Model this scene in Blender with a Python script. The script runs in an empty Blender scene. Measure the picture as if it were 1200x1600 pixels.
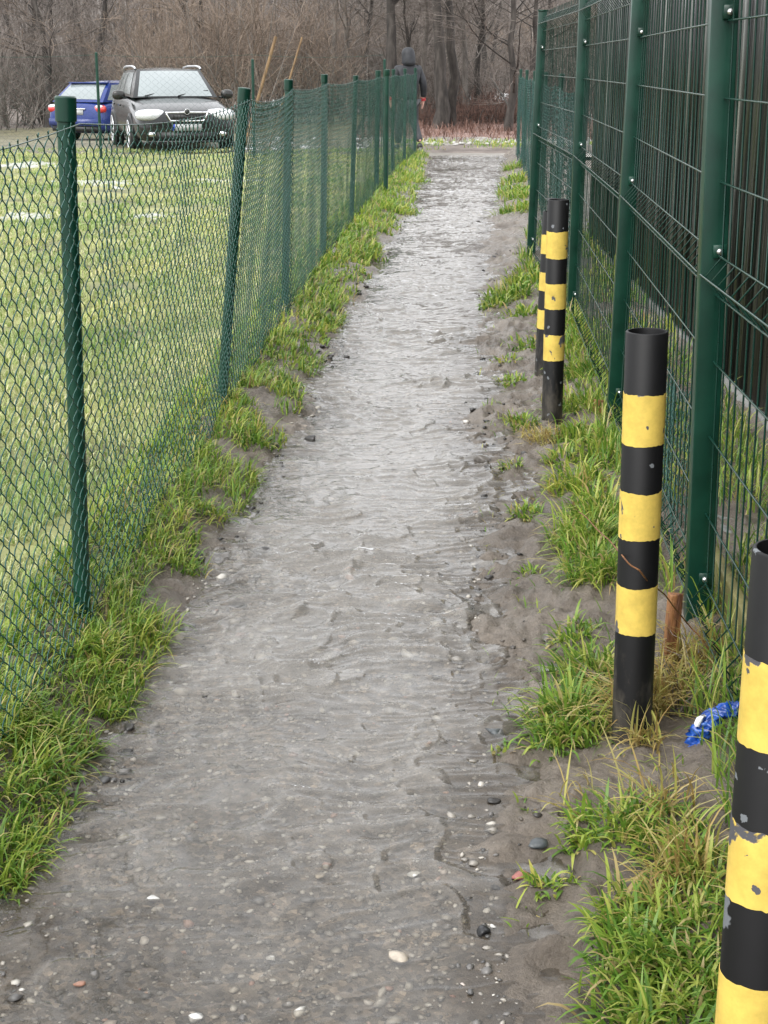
import bpy, bmesh, math, random
import numpy as np
from mathutils import Vector, Matrix
random.seed(7); RNG = np.random.default_rng(11)
PI = math.pi; R = math.radians
scene = bpy.context.scene

# ------------------------------------------------------------------ camera
CAM_H = 1.48; PITCH = R(16.85); FPX = 2311.0          # focal length in pixels of the 1200x1600 photograph
cam_d = bpy.data.cameras.new('camera'); cam = bpy.data.objects.new('camera', cam_d)
scene.collection.objects.link(cam); scene.camera = cam
cam.location = (0, 0, CAM_H); cam.rotation_euler = (PI/2 - PITCH, 0, 0)
cam_d.sensor_fit = 'VERTICAL'; cam_d.sensor_height = 36.0; cam_d.lens = FPX/1600*36.0
cam_d.clip_start = 0.05; cam_d.clip_end = 2000
scene.render.resolution_x = 768; scene.render.resolution_y = 1024

# ------------------------------------------------------------------ world: even overcast sky
SUN_EL, SUN_AZ = R(50), R(215)
world = bpy.data.worlds.new('World'); scene.world = world; world.use_nodes = True
wn = world.node_tree; wn.nodes.clear()
w_out = wn.nodes.new('ShaderNodeOutputWorld'); w_bg = wn.nodes.new('ShaderNodeBackground')
w_sky = wn.nodes.new('ShaderNodeTexSky'); w_sky.sky_type = 'NISHITA'; w_sky.sun_disc = False
w_sky.sun_elevation = SUN_EL; w_sky.sun_rotation = SUN_AZ; w_sky.dust_density = 4.0; w_sky.air_density = 1.0
w_hs = wn.nodes.new('ShaderNodeHueSaturation'); w_hs.inputs['Saturation'].default_value = 0.12
w_mix = wn.nodes.new('ShaderNodeMixRGB'); w_mix.inputs[0].default_value = 0.75; w_mix.inputs[2].default_value = (9.6, 9.75, 10.0, 1)
wn.links.new(w_sky.outputs[0], w_hs.inputs['Color']); wn.links.new(w_hs.outputs[0], w_mix.inputs[1])
wn.links.new(w_mix.outputs[0], w_bg.inputs[0]); w_bg.inputs[1].default_value = 0.1
wn.links.new(w_bg.outputs[0], w_out.inputs[0])

# ------------------------------------------------------------------ sun through cloud, exposure
sun_d = bpy.data.lights.new('sun', 'SUN'); sun = bpy.data.objects.new('sun', sun_d); scene.collection.objects.link(sun)
sun_d.energy = 1.0; sun_d.angle = R(45); sun_d.color = (1.0, 0.97, 0.93)
sun.rotation_euler = (PI/2 - SUN_EL, 0, PI - SUN_AZ)
vs = scene.view_settings; vs.view_transform = 'Standard'; vs.look = 'None'; vs.gamma = 1.0; vs.exposure = 1.3
vs.use_curve_mapping = False
scene.render.engine = 'CYCLES'; scene.cycles.use_denoising = True
scene.cycles.max_bounces = 6; scene.cycles.transparent_max_bounces = 12
scene.cycles.sample_clamp_indirect = 6.0

# ================================================================== helpers
def pix(px, py):
    u = (px-600)/FPX; v = (800-py)/FPX
    return np.array([u, math.cos(PITCH)+v*math.sin(PITCH), -math.sin(PITCH)+v*math.cos(PITCH)])
def gp(px, py, z=0.0):                                  # photograph pixel -> point on the level z
    d = pix(px, py); t = (z-CAM_H)/d[2]
    return d[0]*t, d[1]*t
def at_depth(px, py, y):                                # photograph pixel -> point at world depth y
    d = pix(px, py); t = y/d[1]
    return np.array([d[0]*t, y, CAM_H+d[2]*t])
def lin(r, g, b):
    f = lambda c: c/12.92 if c <= 0.04045 else ((c+0.055)/1.055)**2.4
    return (f(r/255), f(g/255), f(b/255), 1.0)

def vnoise(x, y, seed=0):
    x = np.asarray(x, float); y = np.asarray(y, float)
    ix = np.floor(x).astype(np.int64); iy = np.floor(y).astype(np.int64)
    fx = x-ix; fy = y-iy; fx = fx*fx*fx*(fx*(fx*6-15)+10); fy = fy*fy*fy*(fy*(fy*6-15)+10)
    def h(a, b):
        n = (a*374761393 + b*668265263 + seed*974634777) & 0xffffffff
        n = ((n ^ (n >> 13))*1274126177) & 0xffffffff
        n = ((n ^ (n >> 16))*2246822519) & 0xffffffff
        return ((n ^ (n >> 15)) & 0xffff)/65535.0
    a = h(ix, iy); b = h(ix+1, iy); c = h(ix, iy+1); d = h(ix+1, iy+1)
    return a*(1-fx)*(1-fy)+b*fx*(1-fy)+c*(1-fx)*fy+d*fx*fy
def fbm(x, y, seed=0, octv=4, gain=0.5):
    s = 0; a = 1; t = 0
    for i in range(octv):
        s = s+a*vnoise(x*2**i+17.3*i, y*2**i-9.1*i, seed+i*31); t += a; a *= gain
    return s/t

col = scene.collection
def mk(name, V, F, mat, parent=None, smooth=False):
    """fast mesh from arrays; F is (n,3) or (n,4)"""
    V = np.ascontiguousarray(np.asarray(V, np.float32).reshape(-1, 3))
    me = bpy.data.meshes.new(name)
    if isinstance(F, (list, tuple)) and len(F) and not np.isscalar(F[0]) and len({len(f) for f in F}) > 1:
        me.from_pydata([tuple(map(float, v)) for v in V], [], [tuple(f) for f in F])
    else:
        F = np.ascontiguousarray(np.asarray(F, np.int32)); m, k = F.shape
        me.vertices.add(len(V)); me.vertices.foreach_set('co', V.ravel())
        me.loops.add(m*k); me.loops.foreach_set('vertex_index', F.ravel())
        me.polygons.add(m); me.polygons.foreach_set('loop_start', np.arange(0, m*k, k, dtype=np.int32))
        me.update(calc_edges=True)
    me.validate()
    if smooth: me.polygons.foreach_set('use_smooth', np.ones(len(me.polygons), bool))
    for m_ in (mat if isinstance(mat, (list, tuple)) else [mat]): me.materials.append(m_)
    o = bpy.data.objects.new(name, me); col.objects.link(o)
    if parent is not None: o.parent = parent
    return o
def tag(o, label=None, cat=None, group=None, kind=None):
    if label: o['label'] = label
    if cat: o['category'] = cat
    if group: o['group'] = group
    if kind: o['kind'] = kind
    return o
def empty(name, loc=(0, 0, 0), rz=0.0, label=None, cat=None, group=None):
    o = bpy.data.objects.new(name, None); col.objects.link(o)
    o.location = loc; o.rotation_euler = (0, 0, rz); o.empty_display_size = 0.1
    return tag(o, label, cat, group)
def copy_tree(o, parent=None):
    c = o.copy(); col.objects.link(c); c.parent = parent
    for ch in o.children: copy_tree(ch, c)
    return c

def tubes(P, Rr, sides=4, close=False):
    """P (n,k,3), Rr scalar / (n,k) -> V,F quads for n tubes"""
    P = np.asarray(P, float); n, k, _ = P.shape
    Rr = np.broadcast_to(np.asarray(Rr, float), (n, k))
    T = np.gradient(P, axis=1); T /= np.linalg.norm(T, axis=2, keepdims=True)+1e-9
    ref = np.where(np.abs(T[:, :1, 2:3]) > 0.8, np.array([[[1.0, 0.13, 0]]]), np.array([[[0.1, 0.07, 1.0]]]))
    A = np.cross(T, np.broadcast_to(ref, T.shape)); A /= np.linalg.norm(A, axis=2, keepdims=True)+1e-9
    B = np.cross(T, A)
    ang = np.arange(sides)*2*PI/sides
    V = P[:, :, None, :]+Rr[:, :, None, None]*(A[:, :, None, :]*np.cos(ang)[None, None, :, None]+B[:, :, None, :]*np.sin(ang)[None, None, :, None])
    idx = np.arange(n*k*sides).reshape(n, k, sides)
    a = idx[:, :-1, :]; b = idx[:, 1:, :]
    F = np.stack([a, np.roll(a, -1, 2), np.roll(b, -1, 2), b], -1).reshape(-1, 4)
    return V.reshape(-1, 3), F
def ribbons(P, W, side):
    """flat strips: P (n,k,3), W (n,k) half widths, side (n,3)"""
    n, k, _ = P.shape
    S = side[:, None, :]*W[:, :, None]
    V = np.stack([P-S, P+S], 2); idx = np.arange(n*k*2).reshape(n, k, 2)
    F = np.stack([idx[:, :-1, 0], idx[:, :-1, 1], idx[:, 1:, 1], idx[:, 1:, 0]], -1).reshape(-1, 4)
    return V.reshape(-1, 3), F
def merge(parts):
    Vs, Fs, o = [], [], 0
    for V, F in parts:
        Vs.append(np.asarray(V).reshape(-1, 3)); Fs.append(np.asarray(F)+o); o += len(Vs[-1])
    return np.concatenate(Vs), np.concatenate(Fs)
def box(c, s, M=None):
    x, y, z = np.array(s)/2.0
    V = np.array([[-x, -y, -z], [x, -y, -z], [x, y, -z], [-x, y, -z], [-x, -y, z], [x, -y, z], [x, y, z], [-x, y, z]])
    if M is not None: V = V@np.array(M.to_3x3()).T
    return V+np.array(c), np.array([[0, 3, 2, 1], [4, 5, 6, 7], [0, 1, 5, 4], [1, 2, 6, 5], [2, 3, 7, 6], [3, 0, 4, 7]])
def bevel(o, w, seg=2):
    m = o.modifiers.new('bevel', 'BEVEL'); m.width = w; m.segments = seg; m.limit_method = 'ANGLE'; m.angle_limit = R(40)
    return o
def lathe(prof, n=32):
    """prof list of (r,z)"""
    a = np.arange(n)*2*PI/n; k = len(prof)
    V = np.array([[r*math.cos(t), r*math.sin(t), z] for r, z in prof for t in a])
    idx = np.arange(k*n).reshape(k, n)
    F = np.stack([idx[:-1], np.roll(idx[:-1], -1, 1), np.roll(idx[1:], -1, 1), idx[1:]], -1).reshape(-1, 4)
    return V, F
def grid_mesh(X, Y, Z):
    r, c = X.shape; idx = np.arange(r*c).reshape(r, c)
    F = np.stack([idx[:-1, :-1], idx[:-1, 1:], idx[1:, 1:], idx[1:, :-1]], -1).reshape(-1, 4)
    return np.stack([X, Y, Z], -1).reshape(-1, 3), F

# ================================================================== materials
def mat(name, color=(0.5, 0.5, 0.5, 1), rough=0.5, metal=0.0, spec=0.5, coat=0.0):
    m = bpy.data.materials.new(name); m.use_nodes = True
    b = m.node_tree.nodes['Principled BSDF']
    b.inputs['Base Color'].default_value = color; b.inputs['Roughness'].default_value = rough
    b.inputs['Metallic'].default_value = metal; b.inputs['Specular IOR Level'].default_value = spec
    b.inputs['Coat Weight'].default_value = coat
    return m, m.node_tree, b
def nd(nt, typ, **kw):
    n = nt.nodes.new(typ)
    for k, v in kw.items():
        if hasattr(n, k): setattr(n, k, v)
        else: n.inputs[k].default_value = v
    return n
def ramp(nt, stops, interp='LINEAR'):
    n = nt.nodes.new('ShaderNodeValToRGB'); n.color_ramp.interpolation = interp
    e = n.color_ramp.elements
    while len(e) < len(stops): e.new(0.5)
    for i, (p, c) in enumerate(stops): e[i].position = p; e[i].color = c if len(c) == 4 else (*c, 1)
    return n
def noise_color(name, stops, scale, rough=0.6, bump=0.0, bscale=None, detail=6, spec=0.5, stretch=None, rough_var=None, bdist=0.01):
    m, nt, b = mat(name, rough=rough, spec=spec)
    tc = nd(nt, 'ShaderNodeNewGeometry'); src = tc.outputs['Position']
    if stretch:
        mp = nd(nt, 'ShaderNodeMapping'); mp.inputs['Scale'].default_value = stretch
        nt.links.new(src, mp.inputs[0]); src = mp.outputs[0]
    n = nd(nt, 'ShaderNodeTexNoise', Scale=scale, Detail=detail, Roughness=0.6); nt.links.new(src, n.inputs['Vector'])
    r = ramp(nt, stops); nt.links.new(n.outputs['Fac'], r.inputs[0]); nt.links.new(r.outputs[0], b.inputs['Base Color'])
    if rough_var:
        mr = nd(nt, 'ShaderNodeMapRange'); mr.inputs[3].default_value, mr.inputs[4].default_value = rough_var
        mr.inputs[1].default_value = 0.35; mr.inputs[2].default_value = 0.65
        n3 = nd(nt, 'ShaderNodeTexNoise', Scale=scale*0.7, Detail=4.0); nt.links.new(src, n3.inputs['Vector'])
        nt.links.new(n3.outputs['Fac'], mr.inputs[0]); nt.links.new(mr.outputs[0], b.inputs['Roughness'])
    if bump:
        n2 = nd(nt, 'ShaderNodeTexNoise', Scale=bscale or scale*4, Detail=5.0); nt.links.new(src, n2.inputs['Vector'])
        bp = nd(nt, 'ShaderNodeBump', Strength=bump, Distance=bdist); nt.links.new(n2.outputs['Fac'], bp.inputs['Height'])
        nt.links.new(bp.outputs[0], b.inputs['Normal'])
    return m
def island_color(name, stops, rough=0.5, spec=0.4, trans=0.0, var_pos=None):
    """colour picked per loose piece of the mesh (blade, pebble, twig)"""
    m, nt, b = mat(name, rough=rough, spec=spec)
    g = nd(nt, 'ShaderNodeNewGeometry')
    r = ramp(nt, stops); nt.links.new(g.outputs['Random Per Island'], r.inputs[0])
    csock = r.outputs[0]
    if var_pos:
        n = nd(nt, 'ShaderNodeTexNoise', Scale=var_pos[0], Detail=3.0); nt.links.new(g.outputs['Position'], n.inputs['Vector'])
        r2 = ramp(nt, var_pos[1]); nt.links.new(n.outputs['Fac'], r2.inputs[0])
        mx = nd(nt, 'ShaderNodeMixRGB', blend_type='MULTIPLY'); mx.inputs[0].default_value = 1.0
        nt.links.new(csock, mx.inputs[1]); nt.links.new(r2.outputs[0], mx.inputs[2]); csock = mx.outputs[0]
    nt.links.new(csock, b.inputs['Base Color'])
    if trans:
        t = nd(nt, 'ShaderNodeBsdfTranslucent'); nt.links.new(csock, t.inputs[0])
        ms = nd(nt, 'ShaderNodeMixShader'); ms.inputs[0].default_value = trans
        nt.links.new(b.outputs[0], ms.inputs[1]); nt.links.new(t.outputs[0], ms.inputs[2])
        nt.links.new(ms.outputs[0], nt.nodes['Material Output'].inputs['Surface'])
    return m

M = {}
def mud_material():
    m, nt, b = mat('wet_mud', rough=0.4)
    g = nd(nt, 'ShaderNodeNewGeometry'); P = g.outputs['Position']
    n1 = nd(nt, 'ShaderNodeTexNoise', Scale=3.0, Detail=8.0, Roughness=0.65); nt.links.new(P, n1.inputs['Vector'])
    r1 = ramp(nt, [(0.3, (0.082, 0.067, 0.053)), (0.5, (0.145, 0.122, 0.099)), (0.7, (0.215, 0.186, 0.155))]); nt.links.new(n1.outputs['Fac'], r1.inputs[0])
    vo = nd(nt, 'ShaderNodeTexVoronoi', Scale=85.0); nt.links.new(P, vo.inputs['Vector'])
    rv = ramp(nt, [(0.0, (0.50, 0.54, 0.60)), (0.25, (1.05, 1.14, 1.25)), (0.6, (1.42, 1.52, 1.66)), (0.85, (1.95, 2.03, 2.15)), (0.95, (2.6, 2.65, 2.75)), (1.0, (0.7, 0.78, 0.88))])
    sx = nd(nt, 'ShaderNodeSeparateColor'); nt.links.new(vo.outputs['Color'], sx.inputs[0]); nt.links.new(sx.outputs[0], rv.inputs[0])
    mx = nd(nt, 'ShaderNodeMixRGB', blend_type='MULTIPLY'); mx.inputs[0].default_value = 0.9
    vb = nd(nt, 'ShaderNodeTexVoronoi', Scale=38.0); nt.links.new(P, vb.inputs['Vector']); sb = nd(nt, 'ShaderNodeSeparateColor'); nt.links.new(vb.outputs['Color'], sb.inputs[0])
    rb = ramp(nt, [(0.0, (0.45, 0.45, 0.47)), (0.3, (0.85, 0.84, 0.83)), (0.7, (1.0, 0.98, 0.95)), (0.9, (1.3, 1.25, 1.2)), (1.0, (1.9, 1.8, 1.65))]); nt.links.new(sb.outputs[1], rb.inputs[0])
    mb = nd(nt, 'ShaderNodeMixRGB', blend_type='MULTIPLY'); mb.inputs[0].default_value = 0.7; nt.links.new(r1.outputs[0], mb.inputs[1]); nt.links.new(rb.outputs[0], mb.inputs[2]); r1 = mb
    nt.links.new(r1.outputs[0], mx.inputs[1]); nt.links.new(rv.outputs[0], mx.inputs[2]); nt.links.new(mx.outputs[0], b.inputs['Base Color'])
    ga = nd(nt, 'ShaderNodeAttribute'); ga.attribute_name = 'gravel'
    for node, k in ((mx, .9), (mb, .75)):
        mm = nd(nt, 'ShaderNodeMath'); mm.operation = 'MULTIPLY'; mm.inputs[1].default_value = k; nt.links.new(ga.outputs['Fac'], mm.inputs[0]); nt.links.new(mm.outputs[0], node.inputs[0])
    nf = nd(nt, 'ShaderNodeTexNoise', Scale=38.0, Detail=8.0, Roughness=.75); nt.links.new(P, nf.inputs['Vector']); rf_ = ramp(nt, [(.3, (.62, .6, .58)), (.5, (.95, .94, .93)), (.68, (1.15, 1.13, 1.1))]); nt.links.new(nf.outputs['Fac'], rf_.inputs[0])
    mf = nd(nt, 'ShaderNodeMixRGB', blend_type='MULTIPLY'); mf.inputs[0].default_value = 1.0; nt.links.new(mx.outputs[0], mf.inputs[1]); nt.links.new(rf_.outputs[0], mf.inputs[2]); nt.links.new(mf.outputs[0], b.inputs['Base Color'])
    n2 = nd(nt, 'ShaderNodeTexNoise', Scale=2.2, Detail=5.0); nt.links.new(P, n2.inputs['Vector'])
    mr = nd(nt, 'ShaderNodeMapRange'); mr.inputs[1].default_value = 0.4; mr.inputs[2].default_value = 0.62
    mr.inputs[3].default_value = 0.18; mr.inputs[4].default_value = 0.55
    nt.links.new(n2.outputs['Fac'], mr.inputs[0]); nt.links.new(mr.outputs[0], b.inputs['Roughness'])
    n3 = nd(nt, 'ShaderNodeTexNoise', Scale=70.0, Detail=6.0, Roughness=0.7); nt.links.new(P, n3.inputs['Vector'])
    bp = nd(nt, 'ShaderNodeBump', Strength=0.8, Distance=0.016); nt.links.new(n3.outputs['Fac'], bp.inputs['Height'])
    nt.links.new(bp.outputs[0], b.inputs['Normal'])
    return m
M['mud'] = mud_material()
def water_material(name, tint=(0.86, 0.84, 0.80, 1), scale=(14, 24, 10), strength=0.2, dist=0.006, murk=0.36, silt=(0.42, 0.405, 0.38, 1), depth_attr=True):
    m = bpy.data.materials.new(name); m.use_nodes = True; nt = m.node_tree; nt.nodes.clear()
    out = nd(nt, 'ShaderNodeOutputMaterial'); tr = nd(nt, 'ShaderNodeBsdfTransparent'); tr.inputs[0].default_value = tint
    gl = nd(nt, 'ShaderNodeBsdfGlossy'); gl.inputs['Roughness'].default_value = 0.06; gl.inputs['Color'].default_value = (1, 1, 1, 1)
    fr = nd(nt, 'ShaderNodeFresnel', IOR=1.33); mx = nd(nt, 'ShaderNodeMixShader')
    df = nd(nt, 'ShaderNodeBsdfDiffuse'); df.inputs['Color'].default_value = silt; mk_ = nd(nt, 'ShaderNodeMixShader'); mk_.inputs[0].default_value = murk
    if depth_attr: av = nd(nt, 'ShaderNodeAttribute'); av.attribute_name = 'water_depth'; mm = nd(nt, 'ShaderNodeMath'); mm.operation = 'MULTIPLY'; mm.inputs[1].default_value = murk; nt.links.new(av.outputs['Fac'], mm.inputs[0]); nt.links.new(mm.outputs[0], mk_.inputs[0])
    nt.links.new(tr.outputs[0], mk_.inputs[1]); nt.links.new(df.outputs[0], mk_.inputs[2])
    g = nd(nt, 'ShaderNodeNewGeometry'); mp = nd(nt, 'ShaderNodeMapping'); mp.inputs['Scale'].default_value = scale
    nt.links.new(g.outputs['Position'], mp.inputs[0])
    n = nd(nt, 'ShaderNodeTexNoise', Scale=1.0, Detail=4.0, Roughness=0.6, Distortion=0.6); nt.links.new(mp.outputs[0], n.inputs['Vector'])
    bp = nd(nt, 'ShaderNodeBump', Strength=strength, Distance=dist); nt.links.new(n.outputs['Fac'], bp.inputs['Height'])
    for nn in (gl, fr): nt.links.new(bp.outputs[0], nn.inputs['Normal'])
    nt.links.new(fr.outputs[0], mx.inputs[0]); nt.links.new(mk_.outputs[0], mx.inputs[1]); nt.links.new(gl.outputs[0], mx.inputs[2])
    nt.links.new(mx.outputs[0], out.inputs['Surface'])
    return m
M['water'] = water_material('flowing_water')
M['thaw'] = noise_color('thawing_snow', [(0.35, (.24, .25, .17)), (0.6, (.38, .39, .36))], 14, rough=.6, bump=.4, bscale=30)
M['soil'] = noise_color('field_soil', [(0.35, (0.10, 0.10, 0.05)), (0.5, (0.19, 0.20, 0.075)), (0.65, (0.28, 0.28, 0.11))], 1.3, rough=0.8, bump=0.7, bscale=40)
M['litter'] = noise_color('leaf_litter', [(0.3, (0.07, 0.056, 0.048)), (0.5, (0.15, 0.124, 0.108)), (0.7, (0.23, 0.198, 0.175))], 2.0, rough=0.85, bump=0.8, bscale=18, bdist=0.05)
M['redlitter'] = noise_color('bracken_litter', [(0.3, (0.10, 0.06, 0.05)), (0.5, (0.19, 0.12, 0.10)), (0.7, (0.30, 0.21, 0.18))], 3.0, rough=0.85, bump=0.8, bscale=14, bdist=0.05)
M['track'] = noise_color('pale_gravel', [(0.3, (0.30, 0.29, 0.27)), (0.55, (0.45, 0.44, 0.42)), (0.75, (0.6, 0.59, 0.57))], 2.5, rough=0.5, bump=0.5, bscale=30)
M['trackwet'] = noise_color('wet_track', [(0.3, (0.15, 0.135, 0.115)), (0.55, (0.24, 0.22, 0.195)), (0.75, (0.33, 0.31, 0.28))], 2.5, rough=0.35, bump=0.5, bscale=30)
M['snow'] = noise_color('pale_meadow', [(0.35, (0.3, 0.29, 0.26)), (0.5, (0.6, 0.6, 0.6)), (0.7, (0.72, 0.73, 0.75))], 0.8, rough=0.8)
M['carpark'] = noise_color('car_park_gravel', [(0.35, (0.055, 0.05, 0.03)), (0.5, (0.11, 0.10, 0.05)), (0.7, (0.17, 0.155, 0.08))], 1.5, rough=0.6, bump=0.5, bscale=20)
M['grass'] = island_color('verge_grass', [(0.0, (0.07, 0.16, 0.022)), (0.3, (0.15, 0.285, 0.038)), (0.62, (0.29, 0.40, 0.06)), (0.86, (0.45, 0.48, 0.11)), (0.95, (0.50, 0.42, 0.19)), (1.0, (0.36, 0.25, 0.12))], 0.38, 0.45, 0.4,
    (1.1, [(0.3, (0.75, 0.8, 0.75)), (0.5, (1, 1, 1)), (0.7, (1.25, 1.12, 1.0))]))
M['drygrass'] = island_color('dry_grass', [(0.0, (0.30, 0.20, 0.07)), (0.5, (0.46, 0.36, 0.13)), (0.8, (0.40, 0.40, 0.10)), (1.0, (0.55, 0.46, 0.25))], 0.5, 0.3, 0.3)
M['lawn'] = island_color('lawn_grass', [(0.0, (0.17, 0.25, 0.065)), (0.4, (0.32, 0.39, 0.135)), (0.75, (0.46, 0.48, 0.23)), (1.0, (0.58, 0.56, 0.34))], 0.5, 0.35, 0.35,
    (0.9, [(0.35, (0.62, 0.78, 0.6)), (0.5, (1, 1, 1)), (0.66, (1.2, 1.12, 1.05))]))
M['pebble'] = island_color('pebbles', [(0.0, (0.08, 0.08, 0.08)), (0.3, (0.16, 0.15, 0.14)), (0.6, (0.27, 0.25, 0.22)), (0.86, (0.42, 0.39, 0.34)), (0.965, (0.55, 0.53, 0.49)), (0.985, (0.30, 0.17, 0.13)), (1.0, (0.4, 0.27, 0.2))], 0.35, 0.5)
M['clod'] = island_color('dark_clods', [(0.0, (0.018, 0.017, 0.016)), (0.6, (0.05, 0.045, 0.04)), (1.0, (0.10, 0.085, 0.07))], 0.35, 0.5)
def green_paint(name, c, rough, wear=0.25):
    m, nt, b = mat(name, c, rough, spec=0.4)
    g = nd(nt, 'ShaderNodeTexCoord'); n = nd(nt, 'ShaderNodeTexNoise', Scale=9.0, Detail=7.0); nt.links.new(g.outputs['Object'], n.inputs['Vector'])
    r = ramp(nt, [(0.35, tuple(k*(1-wear) for k in c[:3])), (0.65, tuple(min(1, k*(1+wear)) for k in c[:3]))]); nt.links.new(n.outputs['Fac'], r.inputs[0])
    nt.links.new(r.outputs[0], b.inputs['Base Color'])
    mr = nd(nt, 'ShaderNodeMapRange'); mr.inputs[3].default_value = rough*0.7; mr.inputs[4].default_value = rough*1.5
    nt.links.new(n.outputs['Fac'], mr.inputs[0]); nt.links.new(mr.outputs[0], b.inputs['Roughness'])
    return m
M['green_post'] = green_paint('green_powder_coat', (0.0024, 0.034, 0.0205, 1), 0.32)
M['green_wire'] = green_paint('green_coated_wire', (0.004, 0.032, 0.022, 1), 0.25, 0.1)
M['green_link'] = green_paint('green_pvc_mesh', (0.020, 0.078, 0.064, 1), 0.24, 0.1)
M['steel'] = mat('zinc_bolt', (0.6, 0.6, 0.6, 1), 0.3, 1.0)[0]
def chipped(name, c, scale, thr, chipc=(0.16, 0.165, 0.17, 1), rough=0.4):
    m, nt, b = mat(name, c, rough, spec=.3)
    tc = nd(nt, 'ShaderNodeTexCoord'); oi = nd(nt, 'ShaderNodeObjectInfo')
    ad = nd(nt, 'ShaderNodeVectorMath'); ad.operation = 'ADD'; sc_ = nd(nt, 'ShaderNodeVectorMath'); sc_.operation = 'SCALE'
    cb = nd(nt, 'ShaderNodeCombineXYZ'); nt.links.new(oi.outputs['Random'], cb.inputs[0]); nt.links.new(oi.outputs['Random'], cb.inputs[2])
    nt.links.new(cb.outputs[0], sc_.inputs[0]); sc_.inputs['Scale'].default_value = 37.0
    nt.links.new(tc.outputs['Object'], ad.inputs[0]); nt.links.new(sc_.outputs[0], ad.inputs[1])
    n = nd(nt, 'ShaderNodeTexNoise', Scale=scale, Detail=5.0, Roughness=0.55, Distortion=0.4); nt.links.new(ad.outputs[0], n.inputs['Vector'])
    r = ramp(nt, [(thr-0.006, (0, 0, 0)), (thr+0.006, (1, 1, 1))]); nt.links.new(n.outputs['Fac'], r.inputs[0])
    dn = nd(nt, 'ShaderNodeTexNoise', Scale=60.0, Detail=4.0); nt.links.new(ad.outputs[0], dn.inputs['Vector'])
    dm = nd(nt, 'ShaderNodeVectorMath'); dm.operation = 'MULTIPLY_ADD'; dm.inputs[1].default_value = (.025, .025, .025); nt.links.new(dn.outputs['Color'], dm.inputs[0]); nt.links.new(ad.outputs[0], dm.inputs[2])
    v = nd(nt, 'ShaderNodeTexVoronoi', Scale=45.0); nt.links.new(dm.outputs[0], v.inputs['Vector'])
    sp = nd(nt, 'ShaderNodeSeparateColor'); nt.links.new(v.outputs['Color'], sp.inputs[0])
    c1 = nd(nt, 'ShaderNodeMath'); c1.operation = 'GREATER_THAN'; c1.inputs[1].default_value = 0.955; nt.links.new(sp.outputs[0], c1.inputs[0])
    c2 = nd(nt, 'ShaderNodeMath'); c2.operation = 'LESS_THAN'; c2.inputs[1].default_value = 0.32; nt.links.new(v.outputs['Distance'], c2.inputs[0])
    c3 = nd(nt, 'ShaderNodeMath'); c3.operation = 'MULTIPLY'; nt.links.new(c1.outputs[0], c3.inputs[0]); nt.links.new(c2.outputs[0], c3.inputs[1])
    c4 = nd(nt, 'ShaderNodeMath'); c4.operation = 'MAXIMUM'; nt.links.new(c3.outputs[0], c4.inputs[0]); nt.links.new(r.outputs[0], c4.inputs[1])
    n2 = nd(nt, 'ShaderNodeTexNoise', Scale=22.0, Detail=6.0, Roughness=0.7); nt.links.new(ad.outputs[0], n2.inputs['Vector'])
    r2 = ramp(nt, [(0.3, tuple(k*0.72 for k in c[:3])), (0.6, c[:3])]); nt.links.new(n2.outputs['Fac'], r2.inputs[0])
    mx = nd(nt, 'ShaderNodeMixRGB'); nt.links.new(c4.outputs[0], mx.inputs[0]); nt.links.new(r2.outputs[0], mx.inputs[1]); mx.inputs[2].default_value = chipc
    sz = nd(nt, 'ShaderNodeSeparateXYZ'); nt.links.new(tc.outputs['Object'], sz.inputs[0])
    mz = nd(nt, 'ShaderNodeMapRange'); mz.inputs[1].default_value = .02; mz.inputs[2].default_value = .42; mz.inputs[3].default_value = .62; mz.inputs[4].default_value = .30; nt.links.new(sz.outputs[2], mz.inputs[0])
    n4 = nd(nt, 'ShaderNodeTexNoise', Scale=14.0, Detail=8.0, Roughness=.7); ms4 = nd(nt, 'ShaderNodeMapping'); ms4.inputs['Scale'].default_value = (1, 1, .35); nt.links.new(ad.outputs[0], ms4.inputs[0]); nt.links.new(ms4.outputs[0], n4.inputs['Vector'])
    lt = nd(nt, 'ShaderNodeMath'); lt.operation = 'SUBTRACT'; nt.links.new(mz.outputs[0], lt.inputs[0]); nt.links.new(n4.outputs['Fac'], lt.inputs[1])
    ml = nd(nt, 'ShaderNodeMath'); ml.operation = 'MULTIPLY'; ml.use_clamp = True; ml.inputs[1].default_value = 5.0; nt.links.new(lt.outputs[0], ml.inputs[0])
    mh = nd(nt, 'ShaderNodeMath'); mh.operation = 'MULTIPLY'; mh.inputs[1].default_value = .55; nt.links.new(ml.outputs[0], mh.inputs[0])
    md_ = nd(nt, 'ShaderNodeMixRGB'); nt.links.new(mh.outputs[0], md_.inputs[0]); nt.links.new(mx.outputs[0], md_.inputs[1]); md_.inputs[2].default_value = (.11, .095, .075, 1)
    nt.links.new(md_.outputs[0], b.inputs['Base Color'])
    bp = nd(nt, 'ShaderNodeBump', Strength=0.4, Distance=0.002); bp.invert = True; nt.links.new(c4.outputs[0], bp.inputs['Height']); nt.links.new(bp.outputs[0], b.inputs['Normal'])
    return m
M['black_paint'] = chipped('chipped_black_paint', (0.0045, 0.0045, 0.005, 1), 7.0, 0.69, (0.13, 0.14, 0.15, 1), 0.5)
M['yellow_paint'] = chipped('chipped_yellow_paint', (0.72, 0.525, 0.115, 1), 9.0, 0.64, (0.09, 0.09, 0.10, 1), 0.42)
M['rust_wood'] = noise_color('brown_stake', [(0.35, (0.08, 0.03, 0.012)), (0.5, (0.20, 0.085, 0.03)), (0.65, (0.30, 0.14, 0.05))], 18, rough=0.6, bump=0.5, stretch=(3, 3, 0.5))
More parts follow.
